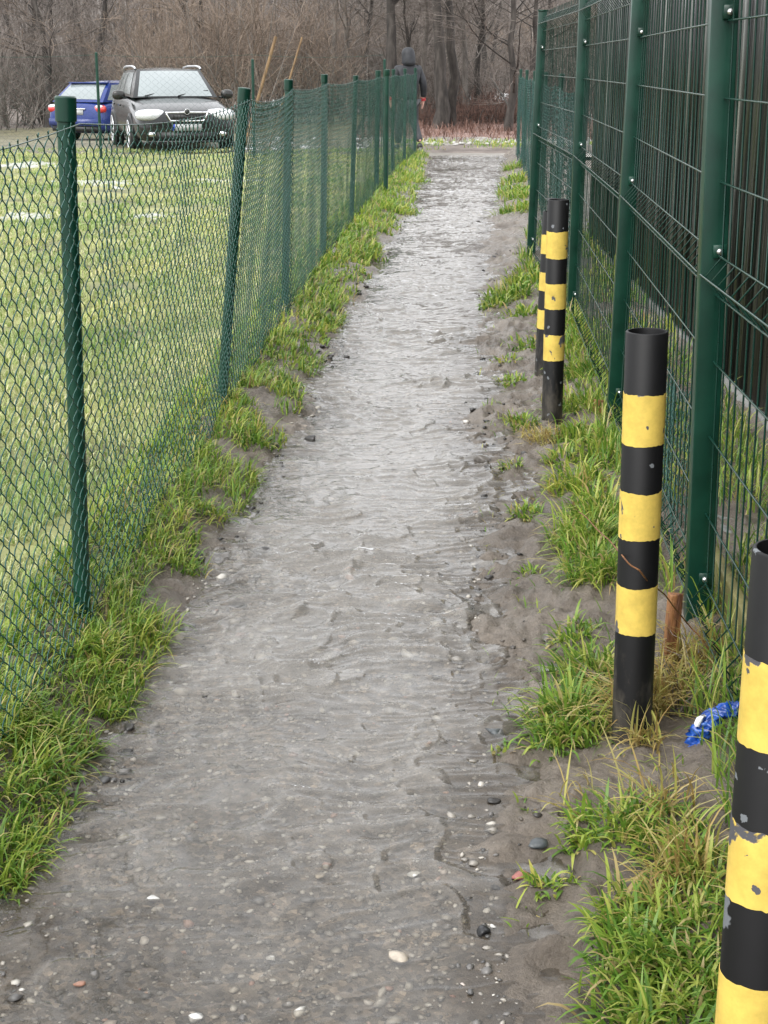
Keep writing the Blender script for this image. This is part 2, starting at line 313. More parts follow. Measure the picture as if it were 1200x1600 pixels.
M['orange_wood'] = noise_color('orange_timber', [(0.35, (0.13, 0.08, 0.04)), (0.65, (0.25, 0.16, 0.08))], 8, rough=0.7, stretch=(4, 4, 0.5))
M['olive_wood'] = noise_color('mossy_board', [(0.35, (0.10, 0.09, 0.03)), (0.65, (0.22, 0.20, 0.075))], 8, rough=0.6, bump=0.4)
M['concrete'] = noise_color('wet_concrete', [(0.35, (0.10, 0.10, 0.098)), (0.65, (0.24, 0.24, 0.23))], 7, rough=0.45, bump=0.5, bscale=60)
def bark(name, a, b_, c):
    return noise_color(name, [(0.35, a), (0.5, b_), (0.65, c)], 9, rough=0.85, bump=0.6, bscale=25, stretch=(1, 1, 0.3))
M['bark'] = bark('wet_bark', (0.018, 0.015, 0.013), (0.042, 0.036, 0.031), (0.075, 0.065, 0.057))
M['bark_grey'] = bark('grey_bark', (0.08, 0.07, 0.062), (0.13, 0.115, 0.10), (0.19, 0.17, 0.15))
M['twig'] = island_color('bare_twigs', [(0.0, (0.075, 0.063, 0.055)), (0.5, (0.165, 0.142, 0.125)), (1.0, (0.28, 0.245, 0.22))], 0.8, 0.2)
M['twig_far'] = island_color('far_twigs', [(0.0, (0.12, 0.107, 0.098)), (0.5, (0.22, 0.20, 0.186)), (1.0, (0.33, 0.305, 0.285))], 0.8, 0.2)  # distance haze put into the colour: paler, greyer than the near twigs
M['twig_tan'] = island_color('tan_twigs', [(0.0, (0.09, 0.068, 0.053)), (0.5, (0.205, 0.158, 0.125)), (1.0, (0.34, 0.272, 0.213))], 0.8, 0.2)
M['twig_red'] = island_color('reddish_twigs', [(0.0, (0.08, 0.045, 0.035)), (0.5, (0.155, 0.09, 0.07)), (1.0, (0.26, 0.165, 0.135))], 0.8, 0.2)

# ================================================================== layout lines of the place
def poly(pts): a = np.array([gp(*p) for p in pts]); a = a[np.argsort(a[:, 1])]; return a
LE = poly([(0, 1390), (100, 1235), (200, 1090), (265, 985), (330, 880), (405, 740), (470, 640), (505, 560), (545, 480), (585, 420), (600, 385), (640, 330), (655, 290), (672, 245)])
RE = poly([(830, 1600), (790, 1400), (775, 1200), (762, 1000), (755, 850), (752, 700), (750, 600), (745, 520), (752, 450), (757, 400), (765, 340), (785, 285), (790, 245)])
def Lx(y): return np.interp(y, LE[:, 1], LE[:, 0], left=LE[0, 0]+0.02)
def Rx(y): return np.interp(y, RE[:, 1], RE[:, 0])
LPOST = [((130, 985), (102, 150)), ((345, 650), (382, 137)), ((445, 495), (451, 124)), ((505, 410), (507, 116)), ((549, 352), (556, 118)), ((588, 303), (591, 110)), ((613, 275), (615, 108)), ((632, 257), (633, 107)), ((648, 243), (649, 106))]
LB = np.array([gp(*b) for b, t in LPOST]); LT = np.array([at_depth(*t, gp(*b)[1]) for b, t in LPOST])
LB0 = LB[0]+(LB[0]-LB[1])*0.93
LFX = np.vstack([LB0, LB])
def FLx(y): return np.interp(y, LFX[:, 1], LFX[:, 0])
RPOST = [((1088, 985), (1131, 0)), ((959, 668), (1000, 0)), ((894, 500), (914, 0)), ((829, 405), (848, 20))]
RB = np.array([gp(*b) for b, t in RPOST]); RT = np.array([at_depth(*t, gp(*b)[1]) for b, t in RPOST])
RB0 = RB[0]+(RB[0]-RB[1])*0.98; RB0[0] = RB[0, 0]-0.11
CL0 = np.array(gp(893, 445)); CL1 = np.array(gp(806, 246))
RFX = np.vstack([RB0, RB, CL0+np.array([0.0, 2.0]), CL1]); RFX = RFX[np.argsort(RFX[:, 1])]
def FRx(y): return np.interp(y, RFX[:, 1], RFX[:, 0])
WALL_OFF = 0.5
ZW = -0.035                                             # water level

def H(x, y):
    """height of the path strip"""
    l, r, fl, fr = Lx(y), Rx(y), FLx(y), FRx(y)
    wob = (fbm(x*0+y*1.7, y*0+3, 5, 3)-0.5)*0.20; l = l+wob; r = r+(fbm(y*1.9, y*0+9, 8, 3)-0.5)*0.22
    dl = l-x; dr = x-r                                   # >0 on the banks
    bank_l = np.clip(dl/np.maximum(l-fl+0.02, 0.08), 0, 1.3); bank_r = np.clip(dr/np.maximum(fr-r, 0.1), 0, 1.6)
    inside = np.clip(np.minimum(-dl, -dr)/0.25, 0, 1)
    z = ZW-0.004-0.018*inside*inside*(3-2*inside)
    z = z+np.where(dl > 0, 0.002+0.085*bank_l**0.8, 0)+np.where(dr > 0, 0.002+0.07*bank_r**0.9, 0)
    n = fbm(x*3, y*3, 2, 4)-0.5; n2 = fbm(x*14, y*14, 3, 3)-0.5
    rid = 1-np.abs(2*fbm(x*9+1.5*n, y*9, 14, 3)-1)
    mudamp = np.clip(np.maximum(dl, dr)/0.12+0.4, 0.12, 1)
    z = z+0.035*n*np.clip(mudamp+0.2, 0, 1)+mudamp*(0.052*n2+0.046*(rid-0.72)-0.03*np.clip(fbm(x*6+4, y*5, 15, 2)-.58, 0, 1)*4*.5)
    z = z+0.006*(fbm(x*40, y*40, 21, 2)-0.5)*np.clip(mudamp+0.3, 0, 1)
    near = np.clip((3.6-y)/1.6, 0, 1)                    # gravel shoal at the near end
    return z+near*0.015*inside-np.clip((y-3.6)/3, 0, 1)*.010*inside

# ------------------------------------------------------------------ ground sheet to the horizon
def terrain(x, y):
    z = -0.10+0.10*np.clip((y-26.5)/1.5, 0, 1)*np.clip((x+4)/3, 0, 1)
    z = z+np.clip((y-78)/60, 0, 1)**1.2*9.0-0.28*np.clip((y-31)/5, 0, 1)*np.clip((-2.5-x)/4, 0, 1)
    return z+0.15*(fbm(x*0.25, y*0.25, 61, 3)-0.5)*np.clip((y-30)/10, 0, 1)
gx, gy = np.meshgrid(np.r_[-400, -250, np.linspace(-150, 150, 151), 250, 400], np.r_[-60, -20, np.linspace(0, 180, 181), 240, 320, 500])
tag(mk('ground', *grid_mesh(gx, gy, terrain(gx, gy)), M['litter'], smooth=True), 'brown leaf covered ground of the winter wood', 'ground', kind='structure')

# ------------------------------------------------------------------ path strip
ys = np.concatenate([np.linspace(0.1, 1.7, 12)[:-1], np.exp(np.linspace(math.log(1.7), math.log(26.4), 620))])
ss = np.linspace(0, 1, 290)
YY = np.repeat(ys[:, None], len(ss), 1); XL = FLx(ys)-0.14; XR = FRx(ys)+0.85
XX = XL[:, None]+(XR-XL)[:, None]*ss[None]
ZZ = H(XX, YY)
po = mk('path', *grid_mesh(XX, YY, ZZ), M['mud'], smooth=True); ga_ = po.data.attributes.new('gravel', 'FLOAT', 'POINT')
GRV = np.clip(np.minimum(XX-Lx(YY)+.04, Rx(YY)-XX-.02)/.16+.8*(fbm(XX*6, YY*6, 23, 3)-.5), 0.08, 1); ga_.data.foreach_set('value', GRV.ravel().astype(np.float32))
tag(po, 'muddy trodden footpath running between the two green fences', 'path', kind='structure')

# flowing water on the path
def ripple(x, y):
    wx = x+0.14*(fbm(x*4, y*4, 71, 2)-0.5)+.10*y; wy = y+0.16*(fbm(x*3.5, y*3, 72, 2)-0.5)-.12*x
    def rg(fx, fy, s): return 1-np.abs(2*vnoise(wx*fx, wy*fy, s)-1)
    amp = np.clip((y-1.4)/1.8, 0.45, 1)*(0.45+0.95*fbm(x*1.2, y*0.7, 90, 2))
    br = np.clip(fbm(x*2.6, y*2.2, 95, 2)*3.2-0.9, 0, 1); br2 = np.clip(fbm(x*5+3, y*4, 96, 2)*3.2-1.0, 0, 1)
    h = 1.6*(0.0070*br*rg(4.2, 6.5, 81)**5+0.0085*br2*rg(6.5, 10.5, 82)**5+0.0064*rg(10.5, 17, 85)**4*(.25+.75*br)+0.0024*rg(19, 31, 83)**3)
    return amp*h
ys2 = np.exp(np.linspace(math.log(1.5), math.log(26.2), 2000)); ss2 = np.linspace(0, 1, 230)
wl = Lx(ys2)-0.28; wr = Rx(ys2)+0.28
WX = wl[:, None]+(wr-wl)[:, None]*ss2[None]; WY = np.repeat(ys2[:, None], len(ss2), 1)
WZ = ZW-0.003+ripple(WX, WY)
WDEP = np.clip((WZ-H(WX, WY))/0.030, 0, 1)
wo = mk('water', *grid_mesh(WX, WY, WZ), M['water'], smooth=True); da = wo.data.attributes.new('water_depth', 'FLOAT', 'POINT'); da.data.foreach_set('value', WDEP.ravel().astype(np.float32))
tag(wo, 'thin rippled sheet of rain water running along the path', 'water', kind='structure')

# ------------------------------------------------------------------ field on the left, car park, cross path, wood floor
def field_z(x, y): return 0.035+0.05*(fbm(x*0.8, y*0.8, 33, 3)-0.5)+0.02*(fbm(x*4, y*4, 34, 2)-0.5)
fy = np.linspace(0.2, 25.5, 150); fs = np.linspace(0, 1, 120)**1.6
FX = (FLx(fy)-0.02)[:, None]-fs[None]*(9+fy[:, None]*0.6); FY = np.repeat(fy[:, None], 120, 1)
tag(mk('field', *grid_mesh(FX[:, ::-1], FY, field_z(FX[:, ::-1], FY)), M['soil'], smooth=True), 'pale grassy field behind the left chain link fence', 'field', kind='structure')
def sheet(name, x0, x1, y0, y1, z, m, lab, cat, nx=60, ny=20, amp=0.03, edge=0.25):
    X, Y = np.meshgrid(np.linspace(x0, x1, nx), np.linspace(y0, y1, ny))
    Y = Y+(fbm(X*0.7, Y*0+y0, 44, 3)-0.5)*edge*((Y-y0)/(y1-y0)-0.5)*4
    Z = z+amp*(fbm(X*1.2, Y*1.2, 45, 3)-0.5) if not callable(z) else z(X, Y)+amp*(fbm(X*1.2, Y*1.2, 45, 3)-0.5)
    return tag(mk(name, *grid_mesh(X, Y, Z), m, smooth=True), lab, cat, kind='structure')
sheet('car_park', -40, -0.6, 25.2, 44, lambda x, y: terrain(x, y)+0.09, M['carpark'], 'drab gravel parking ground under the two cars', 'car park', 80, 30)
sheet('cross_path', -1.5, 14, 25.9, 29.0, -0.045, M['trackwet'], 'pale gravel track crossing beyond the end of the path', 'track')
sheet('grass_strip', -0.4, 14, 27.4, 30.4, lambda x, y: -.085+.05*(y-27.4), M['trackwet'], 'strip of thin grass beyond the crossing track', 'grass strip', 120, 30, .10)
sheet('bracken_bank', -0.2, 16, 29.3, 38.5, lambda x, y: terrain(x, y)-.12+.05*(y-29.3)*np.clip((34-y)/5+.2, .2, 1)+.09*np.clip((y-29.3)/1.5, 0, 1), M['redlitter'], 'reddish brown bank of dead bracken in front of the wood', 'bank', 60, 40, 0.15)
sheet('pale_meadow', -10, 60, 58, 74, lambda x, y: terrain(x, y)+0.14, M['snow'], 'whitish strip of open ground showing between the trees', 'meadow', 60, 20, 0.1)

# thin remains of snow lying in the field
SNOW = []
def snow_patch(px, py, rx, ry, lab, seed):
    cx, cy = gp(px, py); n = 60; a = np.arange(n)*2*PI/n; SNOW.append((cx, cy, rx, ry))
    rr = np.clip(-.45+2.7*fbm(np.cos(a)*3+seed, np.sin(a)*3+seed, seed, 4), .12, 2)
    rings = [np.array([[cx, cy, .022]])]
    for f, dz in ((.45, .018), (.8, .012), (1.0, -.02)):
        X = cx+rx*rr*f*np.cos(a); Y = cy+ry*rr*f*np.sin(a); rings.append(np.stack([X, Y, np.full(n, dz)], 1))
    V = np.vstack(rings); V[:, 2] += field_z(V[:, 0], V[:, 1]); F = [(0, 1+i, 1+(i+1) % n) for i in range(n)]
    for q in range(2): F += [(1+q*n+i, 1+(q+1)*n+i, 1+(q+1)*n+(i+1) % n, 1+q*n+(i+1) % n) for i in range(n)]
    tag(mk('snow_patch', V, F, M['thaw'], smooth=True), lab, 'snow', kind='structure')
for i_, (px, py, rx, ry, lab) in enumerate([(148, 292, .45, .8, 'thin snow patch in the field right of the first fence post'), (350, 288, .5, .6, 'thin snow patch in the field left of the second fence post'), (30, 345, .28, .5, 'thin snow patch in the field at the left edge of the photo'),
    (55, 262, .7, .8, 'farther thin snow patch left of the first fence post'), (235, 345, .2, .35, 'small snow patch in the field between the first two fence posts')]): snow_patch(px, py, rx, ry, lab, 3+i_*2)

# ================================================================== grass
def blades(pts, zs, L, W, lean0, bend, az, k=5):
    n = len(pts); t = np.linspace(0, 1, k)
    th = lean0[:, None]+bend[:, None]*t[None]**1.3
    seg = (L/(k-1))[:, None]
    dr = np.sin(th)*seg; dz = np.cos(th)*seg
    r = np.concatenate([np.zeros((n, 1)), np.cumsum(dr[:, :-1], 1)], 1); z = np.concatenate([np.zeros((n, 1)), np.cumsum(dz[:, :-1], 1)], 1)
    d = np.stack([np.cos(az), np.sin(az)], 1)
    P = np.concatenate([pts[:, None, :]+r[:, :, None]*d[:, None, :], (zs[:, None]+z)[:, :, None]], 2)
    side = np.stack([-d[:, 1], d[:, 0], np.zeros(n)], 1)
    w = W[:, None]*np.array([0.7, 1.0, 0.9, 0.65, 0.12][:k])[None]
    return ribbons(P, w, side)
def Hany(x, y): return np.where(y < 26.3, H(x, y), 0.0)
# left verge
def verge(n, seed, lo, hi, side):
    rng = np.random.default_rng(seed)
    y = np.exp(rng.uniform(math.log(1.9), math.log(26.2), n)); u = rng.random(n)
    if side == 'L':
        a = FLx(y)-0.16; b = Lx(y)+0.0
        x = a+(b-a)*u**1.25
        keep = fbm(x*5, y*3.2, seed, 3)+0.22-0.50*np.clip((x-a)/(b-a), 0, 1)**1.3 > 0.30
    x, y = x[keep], y[keep]; n = len(x); c = fbm(x*6, y*4, seed+3, 2)
    L = rng.uniform(0.055, 0.12, n)*(0.35+0.95*c)*np.where(y > 12, 1.1, 1)
    W = rng.uniform(0.0015, 0.0030, n)*np.clip(y/4.5, 1, 2.8)
    az = rng.normal(-0.35, 1.3, n); lean = np.abs(rng.normal(0.4, 0.35, n)); bend = rng.uniform(0.5, 2.4, n)
    return blades(np.stack([x, y], 1), H(x, y)-0.004, L, W, lean, bend, az)
o = mk('verge_grass', *verge(34000, 5, 0, 0, 'L'), M['grass'], smooth=True)
tag(o, 'long bright green grass growing along the foot of the left fence', 'grass', kind='stuff')
# right side clumps
CL = [(890, 1120, .09, 420, .15), (860, 1150, .05, 160, .11), (930, 1055, .10, 420, .13), (895, 995, .06, 150, .09), (930, 900, .10, 520, .17), (915, 850, .10, 520, .17), (940, 810, .12, 520, .17),
      (905, 760, .11, 420, .14), (950, 720, .12, 420, .14), (930, 690, .12, 300, .12), (900, 690, .10, 260, .12), (880, 720, .07, 160, .1), (820, 795, .05, 130, .07), (800, 720, .05, 60, .06), (815, 660, .07, 160, .08),
      (900, 640, .14, 380, .13), (915, 590, .16, 420, .14), (920, 550, .2, 420, .14), (900, 520, .2, 360, .14), (800, 590, .08, 130, .07), (790, 560, .08, 90, .06), (830, 540, .1, 130, .08), (820, 490, .12, 160, .1),
      (795, 460, .16, 360, .14), (775, 472, .1, 160, .11), (820, 445, .16, 300, .14), (840, 430, .2, 260, .14), (815, 330, .25, 300, .2), (800, 300, .2, 260, .2), (812, 285, .3, 300, .22), (800, 265, .2, 200, .2), (818, 310, .25, 260, .2),
      (950, 1290, .07, 240, .12), (905, 1300, .04, 90, .1), (1000, 1300, .06, 160, .12), (1060, 1340, .08, 220, .11), (1100, 1400, .07, 220, .12), (1000, 1440, .07, 260, .11), (960, 1440, .04, 110, .09), (1040, 1500, .10, 420, .13),
      (985, 1500, .06, 200, .1), (1080, 1560, .09, 420, .13), (1010, 1570, .08, 340, .12), (1100, 1470, .07, 260, .12), (850, 1365, .03, 90, .06), (890, 1350, .03, 60, .05), (825, 1240, .02, 16, .04), (790, 1155, .03, 26, .04), (830, 890, .03, 40, .05),
      (1020, 1640, .12, 420, .13), (1120, 1540, .07, 260, .13)]
CX = np.concatenate([np.tile([[*gp(c[0], c[1]), c[2], c[4]]], (int(c[3]*(.72 if c[1] > 1200 else .9)), 1)) for c in CL])
n = len(CX); rr = CX[:, 2]*np.sqrt(RNG.random(n))*RNG.uniform(0.7, 1.25, n); aa = RNG.random(n)*2*PI
x = CX[:, 0]+rr*np.cos(aa); y = CX[:, 1]+rr*np.sin(aa)*1.5
keep = (x < FRx(y)+0.05) & (x > Rx(y)-0.02); x, y, CX, aa = x[keep], y[keep], CX[keep], aa[keep]; n = len(x)
o = mk('tufts_of_grass', *blades(np.stack([x, y], 1), H(x, y)-0.004, .78*CX[:, 3]*RNG.uniform(0.4, 1.15, n), RNG.uniform(0.0016, 0.0046, n)*np.clip(y/5, 1, 2.4),
    np.abs(RNG.normal(0.5, 0.4, n)), RNG.uniform(0.6, 2.3, n), np.where(RNG.random(n) < 0.55, aa+RNG.normal(0, .6, n), RNG.normal(-2.2, 0.8, n))), M['grass'], smooth=True)
tag(o, 'bright green grass tufts on the mud below the bollards and panel fence', 'grass', kind='stuff')
LC = [(25, 1325, .045, 200, .11), (10, 1360, .03, 90, .09), (45, 1290, .05, 160, .11), (20, 1250, .05, 160, .12), (70, 1200, .06, 220, .13), (120, 1150, .05, 160, .12), (30, 1160, .07, 260, .14), (90, 1240, .04, 70, .09), (175, 1085, .05, 120, .11), (150, 1040, .07, 200, .13),
      (215, 985, .05, 120, .11), (285, 880, .06, 140, .11), (330, 800, .07, 160, .11), (390, 690, .08, 160, .12), (440, 600, .09, 160, .13), (500, 500, .12, 200, .15), (570, 400, .15, 220, .17), (620, 330, .2, 220, .2), (645, 280, .2, 240, .2)]
CX = np.concatenate([np.tile([[*gp(c[0], c[1]), c[2], c[4]]], (c[3], 1)) for c in LC]); n = len(CX)
rr = CX[:, 2]*np.sqrt(RNG.random(n))*RNG.uniform(.7, 1.3, n); aa = RNG.random(n)*2*PI; x = CX[:, 0]+rr*np.cos(aa); y = CX[:, 1]+rr*np.sin(aa)*1.4
o = mk('tufts_of_grass', *blades(np.stack([x, y], 1), H(x, y)-.004, .75*CX[:, 3]*RNG.uniform(.45, 1.15, n), RNG.uniform(.0016, .0034, n)*np.clip(y/5, 1, 2.6), np.abs(RNG.normal(.55, .4, n)), RNG.uniform(.6, 2.4, n), RNG.normal(-.5, 1.4, n)), M['grass'], smooth=True)
tag(o, 'floppy grass tufts spilling onto the water from the left verge', 'grass', kind='stuff')
# grass behind the panel fence and low sparse sprouts on the mud
n = 9000; y = np.exp(RNG.uniform(math.log(2.6), math.log(13.5), n)); x = FRx(y)+RNG.uniform(-0.12, WALL_OFF, n)
keep = fbm(x*3, y*1.6, 77, 3) > 0.47; x, y = x[keep], y[keep]; n = len(x)
o = mk('grass_behind_fence', *blades(np.stack([x, y], 1), H(x, y), RNG.uniform(.06, .17, n), RNG.uniform(.0016, .0035, n)*np.clip(y/6, 1, 2), np.abs(RNG.normal(.3, .3, n)), RNG.uniform(.4, 2, n), RNG.random(n)*2*PI), M['grass'], smooth=True)
tag(o, 'green grass growing between the panel fence and the dark shed', 'grass', kind='stuff')
n = 2600; y = np.exp(RNG.uniform(math.log(1.9), math.log(12), n)); x = Rx(y)+RNG.random(n)*(FRx(y)-Rx(y))
keep = fbm(x*7, y*5, 78, 3) > 0.60; x, y = x[keep], y[keep]; n = len(x)
o = mk('sprouts', *blades(np.stack([x, y], 1), H(x, y), RNG.uniform(.015, .05, n), RNG.uniform(.0012, .0025, n), np.abs(RNG.normal(.7, .4, n)), RNG.uniform(.3, 1.5, n), RNG.random(n)*2*PI), M['grass'], smooth=True)
tag(o, 'tiny trodden grass sprouts on the muddy right bank', 'grass', kind='stuff')
# dry yellow grass at the bollard foot and fence foot
DC = [(1000, 1120, .07, 260, .16), (1040, 1085, .08, 260, .15), (1010, 1180, .04, 70, .12), (1090, 1050, .06, 160, .18), (1050, 1290, .05, 60, .14), (1060, 1380, .06, 90, .13), (1030, 1420, .05, 60, .12), (850, 690, .07, 120, .10), (830, 680, .05, 60, .09), (1080, 1350, .05, 60, .13), (905, 1240, .05, 20, .14), (1020, 1255, .07, 30, .15)]
CX = np.concatenate([np.tile([[*gp(c[0], c[1]), c[2], c[4]]], (c[3], 1)) for c in DC]); n = len(CX)
rr = CX[:, 2]*np.sqrt(RNG.random(n)); aa = RNG.random(n)*2*PI; x = CX[:, 0]+rr*np.cos(aa); y = CX[:, 1]+rr*np.sin(aa)
o = mk('dry_grass', *blades(np.stack([x, y], 1), H(x, y), CX[:, 3]*RNG.uniform(.5, 1.2, n), RNG.uniform(.0013, .003, n), np.abs(RNG.normal(.7, .5, n)), RNG.uniform(.3, 1.8, n), RNG.normal(-2.3, 1.2, n)), M['drygrass'], smooth=True)
tag(o, 'withered yellow grass lying around the bollard foot and fence base', 'dry grass', kind='stuff')
# lawn blades in the field
n = 210000; y = np.exp(RNG.uniform(math.log(2.6), math.log(27), n)); w = np.minimum(2.0+y*0.42, 9)
x = FLx(y)-0.02-w*RNG.random(n); c = fbm(x*0.9, y*0.9, 91, 3); c2 = fbm(x*6, y*6, 92, 2)
keep = (c+0.5*c2 > 0.60) & (x/y > -0.34)
for q in SNOW: keep &= (((x-q[0])/q[2])**2+((y-q[1])/q[3])**2 > .75) | (RNG.random(len(x)) < .7)
x, y, c2 = x[keep], y[keep], c2[keep]; n = len(x)
o = mk('lawn', *blades(np.stack([x, y], 1), field_z(x, y)-0.003, RNG.uniform(.02, .055, n)*(0.6+0.9*c2), RNG.uniform(.0016, .003, n)*np.clip(y/5, 1, 3.2), np.abs(RNG.normal(.35, .3, n)), RNG.uniform(.2, 1.6, n), RNG.random(n)*2*PI, 4), M['lawn'], smooth=True)
tag(o, 'short yellowish green winter lawn of the field behind the left fence', 'grass', kind='stuff')
# far strip grass
n = 5000; y = RNG.uniform(27.7, 29.8, n); x = RNG.uniform(-0.3, 8, n); keep = fbm(x*1.4, y*2, 93, 3) > 0.53; x, y = x[keep], y[keep]; n = len(x)
o = mk('strip_grass', *blades(np.stack([x, y], 1), np.clip(-.085+.05*(y-27.4), -.05, .03), RNG.uniform(.05, .13, n), RNG.uniform(.004, .010, n), np.abs(RNG.normal(.3, .3, n)), RNG.uniform(.2, 1.5, n), RNG.random(n)*2*PI), M['grass'], smooth=True)
tag(o, 'thin green grass beyond the far end of the path', 'grass', kind='stuff')
# dead bracken stalks on the bank
n = 9000; y = RNG.uniform(29.6, 38.5, n); x = RNG.uniform(-0.5, 13, n)
o = mk('bracken', *blades(np.stack([x, y], 1), terrain(x, y)+.02, RNG.uniform(.08, .30, n), RNG.uniform(.004, .010, n), np.abs(RNG.normal(.5, .4, n)), RNG.uniform(.2, 1.6, n), RNG.random(n)*2*PI), M['twig_red'], smooth=True)
tag(o, 'collapsed reddish bracken stalks covering the bank before the wood', 'bracken', kind='stuff')

# ================================================================== stones and gravel
def rock_verts(seed, sub=2, rough=0.35):
    bm = bmesh.new(); bmesh.ops.create_icosphere(bm, subdivisions=sub, radius=1.0)
    rng = np.random.default_rng(seed); V = np.array([v.co[:] for v in bm.verts]); F = np.array([[v.index for v in f.verts] for f in bm.faces]); bm.free()
    for _ in range(7):
        d = rng.normal(size=3); d /= np.linalg.norm(d); s = V@d; lim = rng.uniform(0.35, 0.75); V = V-np.outer(np.maximum(s-lim, 0)*0.97, d)
    V = V*(1+rough*0.25*rng.normal(size=(len(V), 1)))
    return V, F
PROTO = [rock_verts(s, 1) for s in range(8)]
def scatter(name, x, y, z, s, flat, m):
    parts = []
    for i in range(len(x)):
        V, F = PROTO[i % 8]; a = RNG.random()*2*PI; c, sn = math.cos(a), math.sin(a)
        W = V*np.array([s[i], s[i]*RNG.uniform(.55, 1), s[i]*flat[i]])
        parts.append((np.stack([W[:, 0]*c-W[:, 1]*sn+x[i], W[:, 0]*sn+W[:, 1]*c+y[i], W[:, 2]+z[i]], 1), F))
    return mk(name, *merge(parts), m)
n = 9500; y = np.exp(RNG.uniform(math.log(1.9), math.log(9), n)); u = RNG.random(n); x = Lx(y)-.03+(Rx(y)-Lx(y)+.02)*u
s = np.clip(RNG.lognormal(math.log(0.0050), .55, n), .0015, .020)*np.clip((y/2.5), 1, 1.5)
keep = RNG.random(n) < np.clip(1.25-0.22*(y-2), .12, 1); x, y, s = x[keep], y[keep], s[keep]
o = scatter('gravel', x, y, H(x, y)+s*0.1, s, RNG.uniform(.3, .6, len(x)), M['pebble'])
tag(o, 'small mixed pebbles strewn over the bed of the path', 'gravel', kind='stuff')
n = 800; y = np.exp(RNG.uniform(math.log(2.2), math.log(20), n)); left = RNG.random(n) < 0.6; kc = fbm(y*3, left*7.0, 55, 2) > .5; y, left = y[kc], left[kc]; n = len(y)
x = np.where(left, Lx(y)+RNG.normal(0.0, .07, n), Rx(y)+RNG.normal(.06, .10, n)); s = np.clip(RNG.lognormal(math.log(.0095), .5, n), .004, .028)*np.clip(y/5, .8, 1.7)
o = scatter('mud_clods', x, y, np.maximum(H(x, y), ZW-0.004)+s*0.12, s, RNG.uniform(.35, .7, n), M['clod'])
tag(o, 'dark crumbs of mud and grit along both edges of the water', 'mud', kind='stuff')
n = 300; y = RNG.uniform(28.9, 30.3, n); x = RNG.uniform(.3, 5.5, n); s = RNG.uniform(.02, .09, n)
o = scatter('rubble', x, y, np.full(n, .02), s, RNG.uniform(.4, .8, n), M['track'])
tag(o, 'pale rubble strewn along the foot of the bracken bank', 'rubble', kind='stuff')
n = 160; y = RNG.uniform(27, 31, n); x = RNG.uniform(-2.6, -0.3, n); s = RNG.uniform(.03, .12, n)
o = scatter('rubble', x, y, np.full(n, .02), s, RNG.uniform(.4, .8, n), M['snow'])
tag(o, 'white rubble seen through the far mesh of the left fence', 'rubble', kind='stuff')
def stone_mat(name, c): return noise_color(name, [(0.35, tuple(k*.65 for k in c)), (0.65, c)], 60, rough=.35, bump=.5, bscale=150, bdist=.003)
ST = {'grey': stone_mat('grey_stone', (.17, .155, .14)), 'dark': stone_mat('dark_stone', (.045, .042, .04)), 'black': stone_mat('black_stone', (.02, .02, .022)), 'slate': stone_mat('slate_stone', (.075, .085, .09)),
      'red': stone_mat('brick_red', (.33, .12, .10)), 'white': stone_mat('white_pebble', (.62, .61, .58)), 'beige': stone_mat('beige_pebble', (.48, .42, .34)), 'orange': stone_mat('orange_pebble', (.36, .19, .13))}
for i, (px, py, w, c, fl, lab) in enumerate([
    (750, 706, 36, 'grey', .6, 'largest grey brown stone at the right edge of the water'), (755, 761, 15, 'dark', .7, 'small dark stone just below the largest grey stone'),
    (487, 674, 27, 'dark', .55, 'dark stone at the left water edge level with the largest grey stone'), (540, 548, 14, 'dark', .5, 'small dark stone far up the left water edge'),
    (375, 798, 28, 'dark', .6, 'dark angular stone by the left verge above the flat slab'), (410, 842, 40, 'dark', .3, 'flat dark slab stone lying at the left water edge'), (308, 860, 44, 'dark', .5, 'dark clump of stone at the foot of the left grass'),
    (201, 1118, 28, 'dark', .6, 'dark stone beside the lower left grass'), (775, 1124, 38, 'slate', .5, 'grey slate stone on the right mud left of the second bollard'),
    (815, 1343, 40, 'red', .45, 'red brick fragment on the mud near the near bollard'), (755, 1430, 30, 'black', .7, 'black angular stone at the lower right water edge'), (838, 1306, 40, 'slate', .3, 'dark slate half buried above the red brick fragment'),
    (771, 1228, 26, 'dark', .35, 'dark curved shard in the mud right of the water'), (764, 887, 18, 'dark', .5, 'small dark stone at the right water edge beside pressed mud'),
    (420, 1469, 24, 'white', .3, 'brightest white flat pebble low in the middle of the path'), (303, 1561, 30, 'white', .35, 'white pebble near the bottom edge left of centre'), (648, 1339, 27, 'white', .3, 'white oblong pebble on the path right of centre'),
    (620, 1467, 40, 'beige', .25, 'large beige flat pebble low on the right of the path'), (122, 1507, 22, 'orange', .4, 'orange pebble near the lower left corner'), (238, 1375, 26, 'white', .35, 'pale pebble low on the left of the path'),
    (500, 1342, 24, 'beige', .3, 'beige pebble in the middle of the path'), (770, 1420, 16, 'white', .5, 'small white pebble touching the black angular stone')]):
    x, y = gp(px, py); zc = y*math.cos(PITCH)+CAM_H*math.sin(PITCH); r = w/2*zc/FPX
    V, F = rock_verts(100+i, 2, .2)
    o = mk('stone', V*np.array([r, r*.8, r*fl]), F, ST[c]); o.location = (x, y, max(float(H(np.array([x]), np.array([y]))[0]), ZW-.004)+r*fl*.35); o.rotation_euler = (0, 0, RNG.uniform(-.5, .5))
    tag(o, lab, 'stone', 'loose stones along the path')

